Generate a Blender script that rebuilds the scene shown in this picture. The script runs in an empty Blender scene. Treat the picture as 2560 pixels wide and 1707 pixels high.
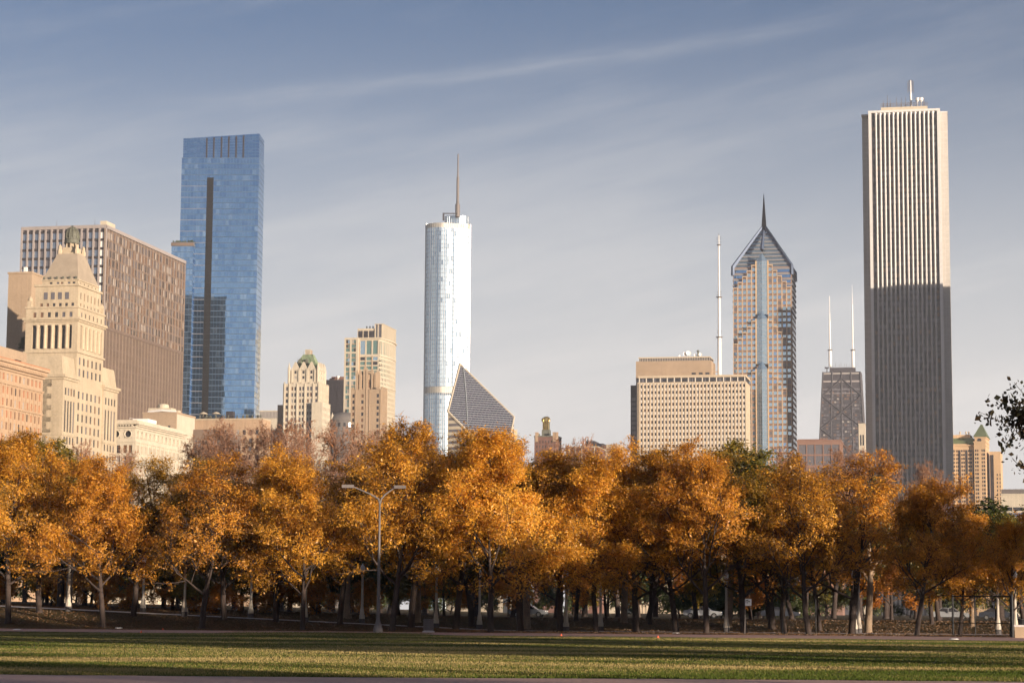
import bpy, bmesh, math, random
import numpy as np
from mathutils import Matrix, Vector
rad = math.radians
rng = random.Random(7)

# ------------------------------------------------------------------ camera
F = 5500.0                      # focal length in pixels of a 2560 px wide frame
CAMH = 1.75
PITCH = math.atan((1528 - 853.5) / F)
ROLL = rad(0.38)
fw = Vector((0, math.cos(PITCH), math.sin(PITCH)))
r0 = Vector((1, 0, 0)); u0 = r0.cross(fw)
RT = r0 * math.cos(ROLL) + u0 * math.sin(ROLL)
UP = -r0 * math.sin(ROLL) + u0 * math.cos(ROLL)
scene = bpy.context.scene
col = scene.collection
cam = bpy.data.cameras.new('camera')
cam.sensor_width = 36.0
cam.lens = F / 2560 * 36.0
cam.clip_start = 0.5
cam.clip_end = 30000
camo = bpy.data.objects.new('camera', cam)
camo.matrix_world = Matrix((( RT.x, UP.x, -fw.x, 0), (RT.y, UP.y, -fw.y, 0), (RT.z, UP.z, -fw.z, CAMH), (0, 0, 0, 1)))
col.objects.link(camo)
scene.camera = camo

# ------------------------------------------------------------------ light
SUN_ANG = 136.0                 # clockwise from the viewing direction (+Y)
SUN_EL = 5.6
sd = Vector((math.sin(rad(SUN_ANG)) * math.cos(rad(SUN_EL)), math.cos(rad(SUN_ANG)) * math.cos(rad(SUN_EL)), math.sin(rad(SUN_EL))))
sun = bpy.data.lights.new('sun', 'SUN')
sun.energy = 5.0
sun.angle = rad(0.6)
sun.color = (1.0, 0.84, 0.66)
suno = bpy.data.objects.new('sun', sun)
suno.rotation_euler = sd.to_track_quat('Z', 'Y').to_euler()
suno.location = (0, -50, 120)
col.objects.link(suno)

world = bpy.data.worlds.new('World')
scene.world = world
world.use_nodes = True
SKY_STRENGTH = 0.0545
def build_sky():
    nt = world.node_tree; N = nt.nodes; L = nt.links
    for n in list(N): N.remove(n)
    out = N.new('ShaderNodeOutputWorld'); bg = N.new('ShaderNodeBackground')
    bg.inputs['Strength'].default_value = SKY_STRENGTH
    L.new(bg.outputs[0], out.inputs[0])
    sky = N.new('ShaderNodeTexSky'); sky.sky_type = 'NISHITA'; sky.sun_disc = False
    sky.sun_elevation = rad(SUN_EL); sky.sun_rotation = rad(SUN_ANG)
    sky.altitude = 180; sky.air_density = 1.0; sky.dust_density = 0.5; sky.ozone_density = 5.0
    tc = N.new('ShaderNodeTexCoord'); sx = N.new('ShaderNodeSeparateXYZ')
    L.new(tc.outputs['Generated'], sx.inputs[0])
    def M(op, a, b=None, c=None, clamp=False):
        n = N.new('ShaderNodeMath'); n.operation = op; n.use_clamp = clamp
        for i, v in enumerate((a, b, c)):
            if v is None: continue
            if isinstance(v, (int, float)): n.inputs[i].default_value = v
            else: L.new(v, n.inputs[i])
        return n.outputs[0]
    az = M('ARCTAN2', sx.outputs[0], sx.outputs[1]); el = M('ARCSINE', sx.outputs[2])
    # thin cirrus: noise drawn out along a slightly rising line
    def streak(scale_a, scale_e, slant, detail, w):
        cb = N.new('ShaderNodeCombineXYZ')
        L.new(M('MULTIPLY', az, scale_a), cb.inputs[0])
        L.new(M('MULTIPLY', M('SUBTRACT', el, M('MULTIPLY', az, slant)), scale_e), cb.inputs[1])
        cb.inputs[2].default_value = w
        n = N.new('ShaderNodeTexNoise'); n.inputs['Scale'].default_value = 1.0
        n.inputs['Detail'].default_value = detail; n.inputs['Roughness'].default_value = 0.55
        L.new(cb.outputs[0], n.inputs['Vector'])
        return n.outputs['Fac']
    c1 = streak(4.0, 20.0, 0.18, 5, 1.3)
    c2 = streak(9.0, 75.0, 0.24, 4, 7.7)
    cir = M('ADD', M('MULTIPLY', c1, 0.72), M('MULTIPLY', c2, 0.28))
    mr = N.new('ShaderNodeMapRange'); mr.interpolation_type = 'SMOOTHSTEP'
    mr.inputs['From Min'].default_value = 0.44; mr.inputs['From Max'].default_value = 0.66
    L.new(cir, mr.inputs['Value'])
    # old contrail
    d = M('SUBTRACT', el, M('MULTIPLY_ADD', az, 0.121, 0.2450))
    wob = streak(14.0, 14.0, 0.0, 3, 3.1)
    d = M('ADD', d, M('MULTIPLY', M('SUBTRACT', wob, 0.5), 0.006))
    band = M('EXPONENT', M('MULTIPLY', M('MULTIPLY', d, d), -1.0 / (0.0036 ** 2)))
    pat = streak(30.0, 260.0, 0.121, 4, 5.0)
    rng_a = N.new('ShaderNodeMapRange'); rng_a.interpolation_type = 'SMOOTHSTEP'
    rng_a.inputs['From Min'].default_value = -0.21; rng_a.inputs['From Max'].default_value = -0.07
    L.new(az, rng_a.inputs['Value'])
    rng_b = N.new('ShaderNodeMapRange'); rng_b.interpolation_type = 'SMOOTHSTEP'
    rng_b.inputs['From Min'].default_value = 0.21; rng_b.inputs['From Max'].default_value = 0.06
    L.new(az, rng_b.inputs['Value'])
    trail = M('MULTIPLY', M('MULTIPLY', band, M('MULTIPLY_ADD', pat, 1.5, -0.15, True)), M('MULTIPLY', rng_a.outputs[0], rng_b.outputs[0]))
    # haze of thin cloud thickens towards the horizon
    hz = N.new('ShaderNodeMapRange'); hz.interpolation_type = 'SMOOTHSTEP'
    hz.inputs['From Min'].default_value = 0.30; hz.inputs['From Max'].default_value = 0.055
    hz.inputs['To Min'].default_value = 0.09; hz.inputs['To Max'].default_value = 0.93
    L.new(el, hz.inputs['Value'])
    fac = M('ADD', M('MULTIPLY', mr.outputs[0], 0.13), hz.outputs[0])
    fac = M('ADD', fac, M('MULTIPLY', trail, 0.16), None, True)
    mix = N.new('ShaderNodeMix'); mix.data_type = 'RGBA'
    L.new(fac, mix.inputs['Factor'])
    L.new(sky.outputs[0], mix.inputs['A'])
    mix.inputs['B'].default_value = CLOUD_COL
    L.new(mix.outputs['Result'], bg.inputs['Color'])
CLOUD_COL = (7.15, 6.95, 6.8, 1)
build_sky()
vs = scene.view_settings
vs.view_transform = 'Standard'; vs.look = 'None'; vs.gamma = 1.0; vs.exposure = 1.0
vs.use_curve_mapping = False
scene.cycles.max_bounces = 4; scene.cycles.transparent_max_bounces = 4
scene.cycles.diffuse_bounces = 2; scene.cycles.glossy_bounces = 2; scene.cycles.transmission_bounces = 2
scene.cycles.use_adaptive_sampling = True; scene.cycles.adaptive_threshold = 0.035
scene.cycles.caustics_reflective = False; scene.cycles.caustics_refractive = False

# ------------------------------------------------------------------ helpers
CAM = Vector((0, 0, CAMH))
def ray(px, py): return fw + RT * ((px - 1280) / F) + UP * ((853.5 - py) / F)
def V(px, py, dep):
    d = ray(px, py); return CAM + d * (dep / d.y)
G = rad(11.5)                   # the street grid's north lies 11.5 degrees right of the view
def sstep(a, b, x):
    t = min(1, max(0, (x - a) / (b - a))); return t * t * (3 - 2 * t)
def rowline(x): return 190 - 0.2035 * x
def gz(x, y):
    s = y - rowline(x)
    path = min(2.7, 0.041 * max(0.0, -(x + 1.0)))
    ramp = path * sstep(-5, 12, s)
    berm = 1.1 * sstep(17, 38, s) * (1 - min(1, ramp / 2.2))
    return ramp + berm
def ground_at(px, py):
    """where the ray of a pixel meets the terrain"""
    d = ray(px, py); lo, hi = 30.0, 420.0
    for _ in range(60):
        m = (lo + hi) / 2; p = CAM + d * (m / d.y)
        if p.z > gz(p.x, p.y): lo = m
        else: hi = m
    p = CAM + d * (lo / d.y)
    return Vector((p.x, p.y, gz(p.x, p.y)))

class MB:
    def __init__(s): s.v = []; s.f = []
    def quad(s, a, b, c, d):
        i = len(s.v); s.v += [tuple(a), tuple(b), tuple(c), tuple(d)]; s.f.append((i, i+1, i+2, i+3)); return s
    def tri(s, a, b, c):
        i = len(s.v); s.v += [tuple(a), tuple(b), tuple(c)]; s.f.append((i, i+1, i+2)); return s
    def box(s, x0, x1, y0, y1, z0, z1):
        i = len(s.v)
        s.v += [(x0,y0,z0),(x1,y0,z0),(x1,y1,z0),(x0,y1,z0),(x0,y0,z1),(x1,y0,z1),(x1,y1,z1),(x0,y1,z1)]
        s.f += [(i,i+3,i+2,i+1),(i+4,i+5,i+6,i+7),(i,i+1,i+5,i+4),(i+1,i+2,i+6,i+5),(i+2,i+3,i+7,i+6),(i+3,i,i+4,i+7)]
        return s
    def prism(s, poly, z0, z1, top=None):
        """poly: counter-clockwise plan; top: optional plan of the upper end"""
        top = top or poly; n = len(poly); i = len(s.v)
        s.v += [(p[0], p[1], z0) for p in poly] + [(p[0], p[1], z1) for p in top]
        for k in range(n): s.f.append((i+k, i+(k+1) % n, i+n+(k+1) % n, i+n+k))
        s.f.append(tuple(i+n+k for k in range(n))); s.f.append(tuple(i+n-1-k for k in range(n)))
        return s
    def frustum(s, x0, x1, y0, y1, z0, X0, X1, Y0, Y1, z1):
        return s.prism([(x0,y0),(x1,y0),(x1,y1),(x0,y1)], z0, z1, [(X0,Y0),(X1,Y0),(X1,Y1),(X0,Y1)])
    def lathe(s, cx, cy, prof, n=16):
        i = len(s.v)
        for r, z in prof:
            for k in range(n):
                a = 2 * math.pi * k / n; s.v.append((cx + r * math.cos(a), cy + r * math.sin(a), z))
        for j in range(len(prof) - 1):
            for k in range(n):
                a = i + j*n + k; b = i + j*n + (k+1) % n; s.f.append((a, b, b+n, a+n))
        s.f.append(tuple(i + (len(prof)-1)*n + k for k in range(n)))
        return s
    def tube(s, pts, rs, n=6):
        i = len(s.v); m = len(pts); P = [Vector(p) for p in pts]
        for j in range(m):
            t = (P[min(j+1, m-1)] - P[max(j-1, 0)])
            t = t.normalized() if t.length > 1e-9 else Vector((0, 0, 1))
            a = Vector((1, 0, 0)) if abs(t.x) < 0.8 else Vector((0, 1, 0))
            e1 = t.cross(a).normalized(); e2 = t.cross(e1)
            for k in range(n):
                an = 2 * math.pi * k / n
                q = P[j] + (e1 * math.cos(an) + e2 * math.sin(an)) * rs[j]
                s.v.append((q.x, q.y, q.z))
        for j in range(m - 1):
            for k in range(n):
                a = i + j*n + k; b = i + j*n + (k+1) % n; s.f.append((a, b, b+n, a+n))
        s.f.append(tuple(i + (m-1)*n + k for k in range(n)))
        return s
    def punch(s, o, u, W, z0, z1, cols, rows, depth, out, skip=None):
        """a wall with real openings: o corner, u direction along it; openings go to out as (centre, u, w, h)"""
        n = (u[1], -u[0])
        def P(a, z, d=0.0): return (o[0] + u[0]*a - n[0]*d, o[1] + u[1]*a - n[1]*d, z)
        e = 0.0
        for (a, b) in cols:
            if a > e + 1e-4: s.quad(P(e, z0), P(a, z0), P(a, z1), P(e, z1))
            zc = z0
            for j, (c, d_) in enumerate(rows):
                if skip and skip(a, c): continue
                if c > zc + 1e-4: s.quad(P(a, zc), P(b, zc), P(b, c), P(a, c))
                s.quad(P(a, c), P(b, c), P(b, c, depth), P(a, c, depth)); s.quad(P(b, d_), P(a, d_), P(a, d_, depth), P(b, d_, depth))
                s.quad(P(a, d_), P(a, c), P(a, c, depth), P(a, d_, depth)); s.quad(P(b, c), P(b, d_), P(b, d_, depth), P(b, c, depth))
                out.append((P((a+b)/2, (c+d_)/2, depth - 0.06), u, b - a, d_ - c)); zc = d_
            if z1 > zc + 1e-4: s.quad(P(a, zc), P(b, zc), P(b, z1), P(a, z1))
            e = b
        if W > e + 1e-4: s.quad(P(e, z0), P(W, z0), P(W, z1), P(e, z1))
        return s
    def block(s, x0, x1, y0, y1, z0, z1, S=None, E=None, depth=0.35, out=None, roof=True, skipS=None, skipE=None):
        if S: s.punch((x0, y0), (1, 0), x1-x0, z0, z1, S[0], S[1], depth, out, skipS)
        else: s.quad((x0,y0,z0),(x1,y0,z0),(x1,y0,z1),(x0,y0,z1))
        if E: s.punch((x1, y0), (0, 1), y1-y0, z0, z1, E[0], E[1], depth, out, skipE)
        else: s.quad((x1,y0,z0),(x1,y1,z0),(x1,y1,z1),(x1,y0,z1))
        s.quad((x1,y1,z0),(x0,y1,z0),(x0,y1,z1),(x1,y1,z1)); s.quad((x0,y1,z0),(x0,y0,z0),(x0,y0,z1),(x0,y1,z1))
        if roof: s.quad((x0,y0,z1),(x1,y0,z1),(x1,y1,z1),(x0,y1,z1))
        return s
    def mesh(s, name, mat):
        me = bpy.data.meshes.new(name); me.from_pydata(s.v, [], s.f)
        if mat: me.materials.append(mat)
        me.update(); return me
    def build(s, name, mat, parent=None, smooth=False, kind=None):
        me = s.mesh(name, mat)
        if smooth: me.polygons.foreach_set('use_smooth', [True] * len(me.polygons))
        o = bpy.data.objects.new(name, me); col.objects.link(o)
        if parent: o.parent = parent
        if kind: o['kind'] = kind
        return o

def tag(o, label, cat, group=None):
    o['label'] = label; o['category'] = cat
    if group: o['group'] = group
    return o
def empty(name, loc, rz=0.0):
    o = bpy.data.objects.new(name, None); o.empty_display_size = 0.5
    o.location = loc; o.rotation_euler = (0, 0, rz); col.objects.link(o); return o
def even(n, a, b, w):
    """n openings of width w, spread evenly from a to b (first and last centred in their bays)"""
    p = (b - a) / n
    return [(a + p*(i+.5) - w/2, a + p*(i+.5) + w/2) for i in range(n)]
def floors(ztop, pitch, h, n): return sorted([(ztop - i*pitch - h, ztop - i*pitch) for i in range(n) if ztop - i*pitch - h > 0.5])

class Bld:
    """a building: an Empty at one ground corner, x along the street grid's east, y north"""
    def __init__(b, name, label, cat, px, py, dep, rot=None):
        b.rot = -G if rot is None else rot
        p = V(px, py, dep); b.o = Vector((p.x, p.y, 0))
        b.root = tag(empty(name, b.o, b.rot), label, cat)
        b.R = Matrix.Rotation(-b.rot, 3, 'Z'); b.c = b.R @ (CAM - b.o); b.panes = []
        b.ux, b.dep = px, dep
    def S(b, px, py, y=0.0):
        d = b.R @ ray(px, py); t = (y - b.c.y) / d.y; p = b.c + d * t; return p.x, p.z
    def E(b, px, py, x=0.0):
        d = b.R @ ray(px, py); t = (x - b.c.x) / d.x; p = b.c + d * t; return p.y, p.z
    def part(b, name, mb, mat, kind=None, smooth=False, parent=None): return mb.build(name, mat, parent or b.root, smooth, kind)
    def windows(b, mats, name='window', limit=300, zmin=12.0, jitter=0.0, panes=None, thick=0.08, parent=None):
        add_panes(parent or b.root, b.panes if panes is None else panes, mats, name, limit, zmin, jitter, thick)
        if panes is None: b.panes = []

_pane = {}
def add_panes(root, panes, mats, name, limit, zmin, jitter, thick):
    r = random.Random(len(panes) * 13 + 5)
    vis = sorted(panes, key=lambda p: -(p[2] * p[3] * (abs(p[1][0]) + 0.35 * abs(p[1][1]))) if p[0][2] > zmin else 1)
    rest = {}
    for i, (c, u, w, h) in enumerate(vis):
        m = r.choices([a for a, _ in mats], [k for _, k in mats])[0]
        if i < limit and c[2] > zmin:
            key = (round(w, 3), round(h, 3), m.name, name)
            if key not in _pane:
                _pane[key] = MB().box(-w/2, w/2, -thick/2, thick/2, -h/2, h/2).mesh(name, m)
            o = bpy.data.objects.new(name, _pane[key]); col.objects.link(o); o.parent = root
            o.location = c
            o.rotation_euler = (r.gauss(0, jitter), 0, math.atan2(u[1], u[0]) + r.gauss(0, jitter))
        else:
            mb = rest.setdefault(m.name, MB())
            a = math.atan2(u[1], u[0]) + r.gauss(0, jitter); t = math.tan(r.gauss(0, jitter)) * h / 2
            dx, dy = math.cos(a) * w/2, math.sin(a) * w/2; nx, ny = math.sin(a), -math.cos(a)
            mb.quad((c[0]-dx-nx*t, c[1]-dy-ny*t, c[2]-h/2), (c[0]+dx-nx*t, c[1]+dy-ny*t, c[2]-h/2), (c[0]+dx+nx*t, c[1]+dy+ny*t, c[2]+h/2), (c[0]-dx+nx*t, c[1]-dy+ny*t, c[2]+h/2))
    for mn, mb in rest.items():
        mb.build(name, bpy.data.materials[mn], root, kind='stuff')

# ------------------------------------------------------------------ materials
def nodes(name):
    m = bpy.data.materials.new(name); m.use_nodes = True
    nt = m.node_tree; return m, nt, nt.nodes['Principled BSDF']
def rough_mat(name, c, var=0.12, scale=0.25, rough=0.85, streak=0.0, bump=0.0, c2=None, metallic=0.0, spec=0.3, fine=3.0):
    """a base colour broken up by large patches, fine grain and, if asked, rain streaks running down"""
    m, nt, p = nodes(name); N, L = nt.nodes, nt.links
    tc = N.new('ShaderNodeTexCoord')
    def noise(sc, det=4, stretch=None):
        n = N.new('ShaderNodeTexNoise'); n.inputs['Scale'].default_value = sc; n.inputs['Detail'].default_value = det
        if stretch:
            mp = N.new('ShaderNodeMapping'); mp.inputs['Scale'].default_value = stretch
            L.new(tc.outputs['Object'], mp.inputs['Vector']); L.new(mp.outputs[0], n.inputs['Vector'])
        else: L.new(tc.outputs['Object'], n.inputs['Vector'])
        return n.outputs['Fac']
    a = noise(scale); b = noise(scale * fine * 4, 3)
    ad = N.new('ShaderNodeMath'); ad.operation = 'ADD'; L.new(a, ad.inputs[0]); L.new(b, ad.inputs[1])
    last = ad.outputs[0]; mx = 2.0
    if streak:
        s = noise(1.0, 3, (0.9, 0.9, 0.03))
        mu = N.new('ShaderNodeMath'); mu.operation = 'MULTIPLY_ADD'; mu.inputs[1].default_value = streak
        L.new(s, mu.inputs[0]); L.new(last, mu.inputs[2]); last = mu.outputs[0]; mx += streak
    mr = N.new('ShaderNodeMapRange'); mr.inputs['From Min'].default_value = mx * 0.32; mr.inputs['From Max'].default_value = mx * 0.68
    L.new(last, mr.inputs['Value'])
    mix = N.new('ShaderNodeMix'); mix.data_type = 'RGBA'; L.new(mr.outputs[0], mix.inputs['Factor'])
    d = c2 or tuple(x * (1 - 2*var) for x in c)
    mix.inputs['A'].default_value = (*d, 1); mix.inputs['B'].default_value = (*(min(1, x * (1 + (0 if c2 else var*0.6))) for x in c), 1)
    L.new(mix.outputs['Result'], p.inputs['Base Color'])
    p.inputs['Roughness'].default_value = rough; p.inputs['Metallic'].default_value = metallic
    p.inputs['Specular IOR Level'].default_value = spec
    if bump:
        bn = N.new('ShaderNodeBump'); bn.inputs['Strength'].default_value = bump; bn.inputs['Distance'].default_value = 0.05
        L.new(b, bn.inputs['Height']); L.new(bn.outputs[0], p.inputs['Normal'])
    return m
def glass_mat(name, c, metallic=0.0, rough=0.08, spec=0.5, coat=0.0, wave=0.0):
    m, nt, p = nodes(name); N, L = nt.nodes, nt.links
    tc = N.new('ShaderNodeTexCoord'); n = N.new('ShaderNodeTexNoise'); n.inputs['Scale'].default_value = 0.6
    L.new(tc.outputs['Object'], n.inputs['Vector'])
    mix = N.new('ShaderNodeMix'); mix.data_type = 'RGBA'; L.new(n.outputs['Fac'], mix.inputs['Factor'])
    mix.inputs['A'].default_value = (*(x * 0.8 for x in c), 1); mix.inputs['B'].default_value = (*(min(1, x * 1.2) for x in c), 1)
    L.new(mix.outputs['Result'], p.inputs['Base Color'])
    p.inputs['Metallic'].default_value = metallic; p.inputs['Roughness'].default_value = rough
    p.inputs['Specular IOR Level'].default_value = spec
    if wave:
        n2 = N.new('ShaderNodeTexNoise'); n2.inputs['Scale'].default_value = 0.35; n2.inputs['Detail'].default_value = 2
        L.new(tc.outputs['Object'], n2.inputs['Vector'])
        bn = N.new('ShaderNodeBump'); bn.inputs['Strength'].default_value = wave; bn.inputs['Distance'].default_value = 0.3
        L.new(n2.outputs['Fac'], bn.inputs['Height']); L.new(bn.outputs[0], p.inputs['Normal'])
    return m

M_ = {}
def defmats():
    d = M_
    d['lime'] = rough_mat('cream limestone', (0.486, 0.387, 0.270), 0.17, 0.12, streak=1.1)
    d['terra'] = rough_mat('tan terracotta', (0.450, 0.306, 0.198), 0.16, 0.12, streak=0.9)
    d['white_stone'] = rough_mat('white glazed terracotta', (0.558, 0.477, 0.369), 0.15, 0.15, streak=1.0)
    d['tan'] = rough_mat('tan brick', (0.387, 0.279, 0.189), 0.12, 0.1, streak=0.6)
    d['peach'] = rough_mat('peach stone', (0.558, 0.378, 0.225), 0.10, 0.1, streak=0.5)
    d['cream_conc'] = rough_mat('cream concrete', (0.522, 0.441, 0.333), 0.10, 0.12, streak=0.5)
    d['bronze'] = rough_mat('brown painted steel', (0.171, 0.122, 0.095), 0.12, 0.1, rough=0.6, streak=0.4)
    d['bronze_light'] = rough_mat('tan painted steel', (0.261, 0.194, 0.149), 0.12, 0.1, rough=0.6, streak=0.4)
    d['grey_pier'] = rough_mat('grey brown metal cladding', (0.34, 0.29, 0.27), 0.12, 0.1, rough=0.5)
    d['dark_metal'] = rough_mat('dark louvre metal', (0.045, 0.04, 0.045), 0.15, 0.3, rough=0.5)
    d['dark_steel'] = rough_mat('black anodised steel', (0.045, 0.038, 0.042), 0.15, 0.05, rough=0.5)
    d['granite'] = rough_mat('pale grey granite', (0.60, 0.57, 0.55), 0.08, 0.05, streak=0.6)
    d['granite_plain'] = rough_mat('pale granite panels', (0.46, 0.42, 0.38), 0.08, 0.4, streak=0.3)
    d['pru_stone'] = rough_mat('pale limestone panels', (0.522, 0.414, 0.297), 0.08, 0.1, streak=0.4)
    d['pru_alu'] = rough_mat('off white aluminium panels', (0.666, 0.594, 0.513), 0.07, 0.3, rough=0.5)
    d['pier_stone'] = rough_mat('pale rose granite', (0.450, 0.324, 0.225), 0.10, 0.1)
    d['pru2_stone'] = rough_mat('red grey granite', (0.243, 0.149, 0.104), 0.10, 0.1)
    d['blue_metal'] = rough_mat('blue grey metal roofing', (0.10, 0.13, 0.20), 0.12, 0.1, rough=0.45, metallic=0.3)
    d['roof_tile'] = rough_mat('grey brown roof stone', (0.360, 0.288, 0.216), 0.12, 0.3)
    d['verdigris'] = rough_mat('verdigris copper', (0.26, 0.33, 0.20), 0.25, 0.4, c2=(0.10, 0.12, 0.07), rough=0.7)
    d['verdigris_dark'] = rough_mat('dark weathered copper', (0.20, 0.20, 0.15), 0.2, 0.6, c2=(0.06, 0.055, 0.045), rough=0.6)
    d['green_roof'] = rough_mat('green metal roof', (0.14, 0.17, 0.09), 0.15, 0.2, rough=0.6)
    d['red_brick'] = rough_mat('dark red brick', (0.19, 0.095, 0.068), 0.15, 0.3)
    d['gold'] = rough_mat('gilded metal', (0.75, 0.50, 0.16), 0.2, 0.4, rough=0.28, metallic=0.9)
    d['bronze_green'] = rough_mat('green gold cladding', (0.30, 0.25, 0.12), 0.2, 0.4, rough=0.5, metallic=0.3)
    d['silver'] = rough_mat('brushed stainless steel', (0.62, 0.60, 0.58), 0.08, 0.2, rough=0.32, metallic=0.9)
    d['white_paint'] = rough_mat('white painted steel', (0.78, 0.74, 0.70), 0.08, 0.3, rough=0.5)
    d['black'] = rough_mat('black enamel', (0.02, 0.02, 0.022), 0.2, 1.0, rough=0.4)
    d['roofing'] = rough_mat('grey roofing felt', (0.16, 0.14, 0.13), 0.15, 0.2)
    d['g_dark'] = glass_mat('dark window glass', (0.035, 0.032, 0.035), rough=0.06)
    d['g_brown'] = glass_mat('window with brown blind', (0.16, 0.09, 0.055), rough=0.12)
    d['g_rust'] = glass_mat('window with rust blind', (0.34, 0.15, 0.08), rough=0.15)
    d['g_pale'] = glass_mat('window with pale blind', (0.34, 0.30, 0.27), rough=0.2)
    d['g_grey'] = glass_mat('grey window glass', (0.12, 0.11, 0.12), rough=0.1)
    d['g_teal'] = glass_mat('teal tinted glass', (0.10, 0.17, 0.16), rough=0.08)
    d['g_sky'] = glass_mat('sky blue tinted glass', (0.42, 0.54, 0.62), metallic=0.85, rough=0.07)
    d['g_blue'] = glass_mat('blue mirror glass', (0.22, 0.38, 0.60), metallic=0.92, rough=0.035, wave=0.012)
    d['g_blue2'] = glass_mat('deep blue mirror glass', (0.17, 0.32, 0.55), metallic=0.92, rough=0.035, wave=0.012)
    d['g_bluepale'] = glass_mat('pale blue mirror glass with blind', (0.30, 0.45, 0.645), metallic=0.88, rough=0.08, wave=0.012)
    d['g_bluedark'] = glass_mat('night blue slot glass', (0.02, 0.03, 0.06), metallic=0.4, rough=0.1)
    d['g_silver'] = glass_mat('silver mirror glass', (0.50, 0.60, 0.68), metallic=0.95, rough=0.30, wave=0.006)
    d['g_silver2'] = glass_mat('blue grey silver glass', (0.34, 0.44, 0.54), metallic=0.95, rough=0.22, wave=0.006)
    d['g_silverdark'] = glass_mat('dark silver glass', (0.30, 0.36, 0.42), metallic=0.9, rough=0.12, wave=0.006)  # darker glass of the core, showing between the panes
    d['g_slant'] = glass_mat('smoked slanted glass', (0.06, 0.06, 0.09), metallic=0.2, rough=0.12)
    d['g_bay'] = glass_mat('pale blue bay glass', (0.34, 0.45, 0.53), metallic=0.75, rough=0.2)
    d['g_slate'] = glass_mat('slate grey glass', (0.20, 0.24, 0.31), metallic=0.55, rough=0.1)
    d['line'] = rough_mat('pale aluminium mullion', (0.46, 0.48, 0.50), 0.06, 0.3, rough=0.4, metallic=0.5)
    d['line_blue'] = rough_mat('blue grey mullion', (0.14, 0.20, 0.29), 0.06, 0.3, rough=0.4, metallic=0.5)
    d['slab'] = rough_mat('pale slab edge', (0.27, 0.25, 0.26), 0.08, 0.3)
    d['pole'] = rough_mat('pale concrete lamp post', (0.52, 0.45, 0.37), 0.10, 2.0, rough=0.8, bump=0.2)
    d['pole_base'] = rough_mat('dark cast iron lamp base', (0.10, 0.09, 0.09), 0.15, 2.0)
    d['galv'] = rough_mat('weathered galvanised steel', (0.17, 0.145, 0.135), 0.15, 1.0, rough=0.6, metallic=0.2)
    d['globe'] = rough_mat('milky lamp globe', (0.80, 0.77, 0.72), 0.05, 2.0, rough=0.25)
    d['bark'] = rough_mat('dark ridged bark', (0.070, 0.048, 0.038), 0.25, 1.2, c2=(0.028, 0.020, 0.018), bump=0.8)
    d['bark_pale'] = rough_mat('pale grey bark', (0.34, 0.24, 0.155), 0.2, 0.8, c2=(0.13, 0.09, 0.065), bump=0.8)
    d['twig'] = rough_mat('reddish bare twigs', (0.38, 0.205, 0.125), 0.2, 0.5, c2=(0.20, 0.11, 0.075))
    d['concrete'] = rough_mat('grey pavement concrete', (0.58, 0.52, 0.50), 0.1, 0.4, bump=0.2)
    d['clay'] = rough_mat('red brown clay', (0.52, 0.31, 0.245), 0.12, 0.10, bump=0.4, fine=10)
    d['tire'] = rough_mat('black tyre rubber', (0.02, 0.02, 0.02), 0.1, 2.0, rough=0.8)
    d['orange_plastic'] = rough_mat('orange plastic marker', (0.75, 0.14, 0.06), 0.1, 2.0, rough=0.5)
defmats()

def leaf_mat(name, cols, trans=0.35):
    """each leaf takes one of the colours; patches of the crown lean one way"""
    m, nt, p = nodes(name); N, L = nt.nodes, nt.links
    geo = N.new('ShaderNodeNewGeometry'); tc = N.new('ShaderNodeTexCoord'); oi = N.new('ShaderNodeObjectInfo')
    n = N.new('ShaderNodeTexNoise'); n.inputs['Scale'].default_value = 0.45; n.inputs['Detail'].default_value = 2
    L.new(tc.outputs['Object'], n.inputs['Vector'])
    def M(op, a, b, c=None):
        q = N.new('ShaderNodeMath'); q.operation = op
        for i, v in enumerate((a, b, c)):
            if v is None: continue
            if isinstance(v, (int, float)): q.inputs[i].default_value = v
            else: L.new(v, q.inputs[i])
        return q.outputs[0]
    f = M('ADD', M('MULTIPLY', geo.outputs['Random Per Island'], 0.62), M('MULTIPLY_ADD', n.outputs['Fac'], 1.3, -0.48))
    f = M('ADD', f, M('MULTIPLY_ADD', oi.outputs['Random'], 0.36, -0.18))
    cr = N.new('ShaderNodeValToRGB'); e = cr.color_ramp.elements
    e[0].position = 0; e[0].color = (*cols[0], 1); e[1].position = 1; e[1].color = (*cols[-1], 1)
    for i, c in enumerate(cols[1:-1]):
        x = e.new((i + 1) / (len(cols) - 1)); x.color = (*c, 1)
    L.new(f, cr.inputs['Fac'])
    N.remove(p)
    df = N.new('ShaderNodeBsdfDiffuse'); tr = N.new('ShaderNodeBsdfTranslucent'); gl = N.new('ShaderNodeBsdfGlossy')
    gl.inputs['Roughness'].default_value = 0.45; gl.inputs['Color'].default_value = (1, 0.95, 0.9, 1)
    L.new(cr.outputs[0], df.inputs['Color']); L.new(cr.outputs[0], tr.inputs['Color'])
    m1 = N.new('ShaderNodeMixShader'); m1.inputs[0].default_value = trans
    L.new(df.outputs[0], m1.inputs[1]); L.new(tr.outputs[0], m1.inputs[2])
    m2 = N.new('ShaderNodeMixShader'); m2.inputs[0].default_value = 0.025
    L.new(m1.outputs[0], m2.inputs[1]); L.new(gl.outputs[0], m2.inputs[2])
    L.new(m2.outputs[0], N['Material Output'].inputs['Surface'])
    return m
M_['leaf_gold'] = leaf_mat('golden autumn leaves', [(0.22, 0.125, 0.018), (0.50, 0.235, 0.024), (0.76, 0.355, 0.036), (0.88, 0.475, 0.056), (0.64, 0.23, 0.024)], 0.45)
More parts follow.
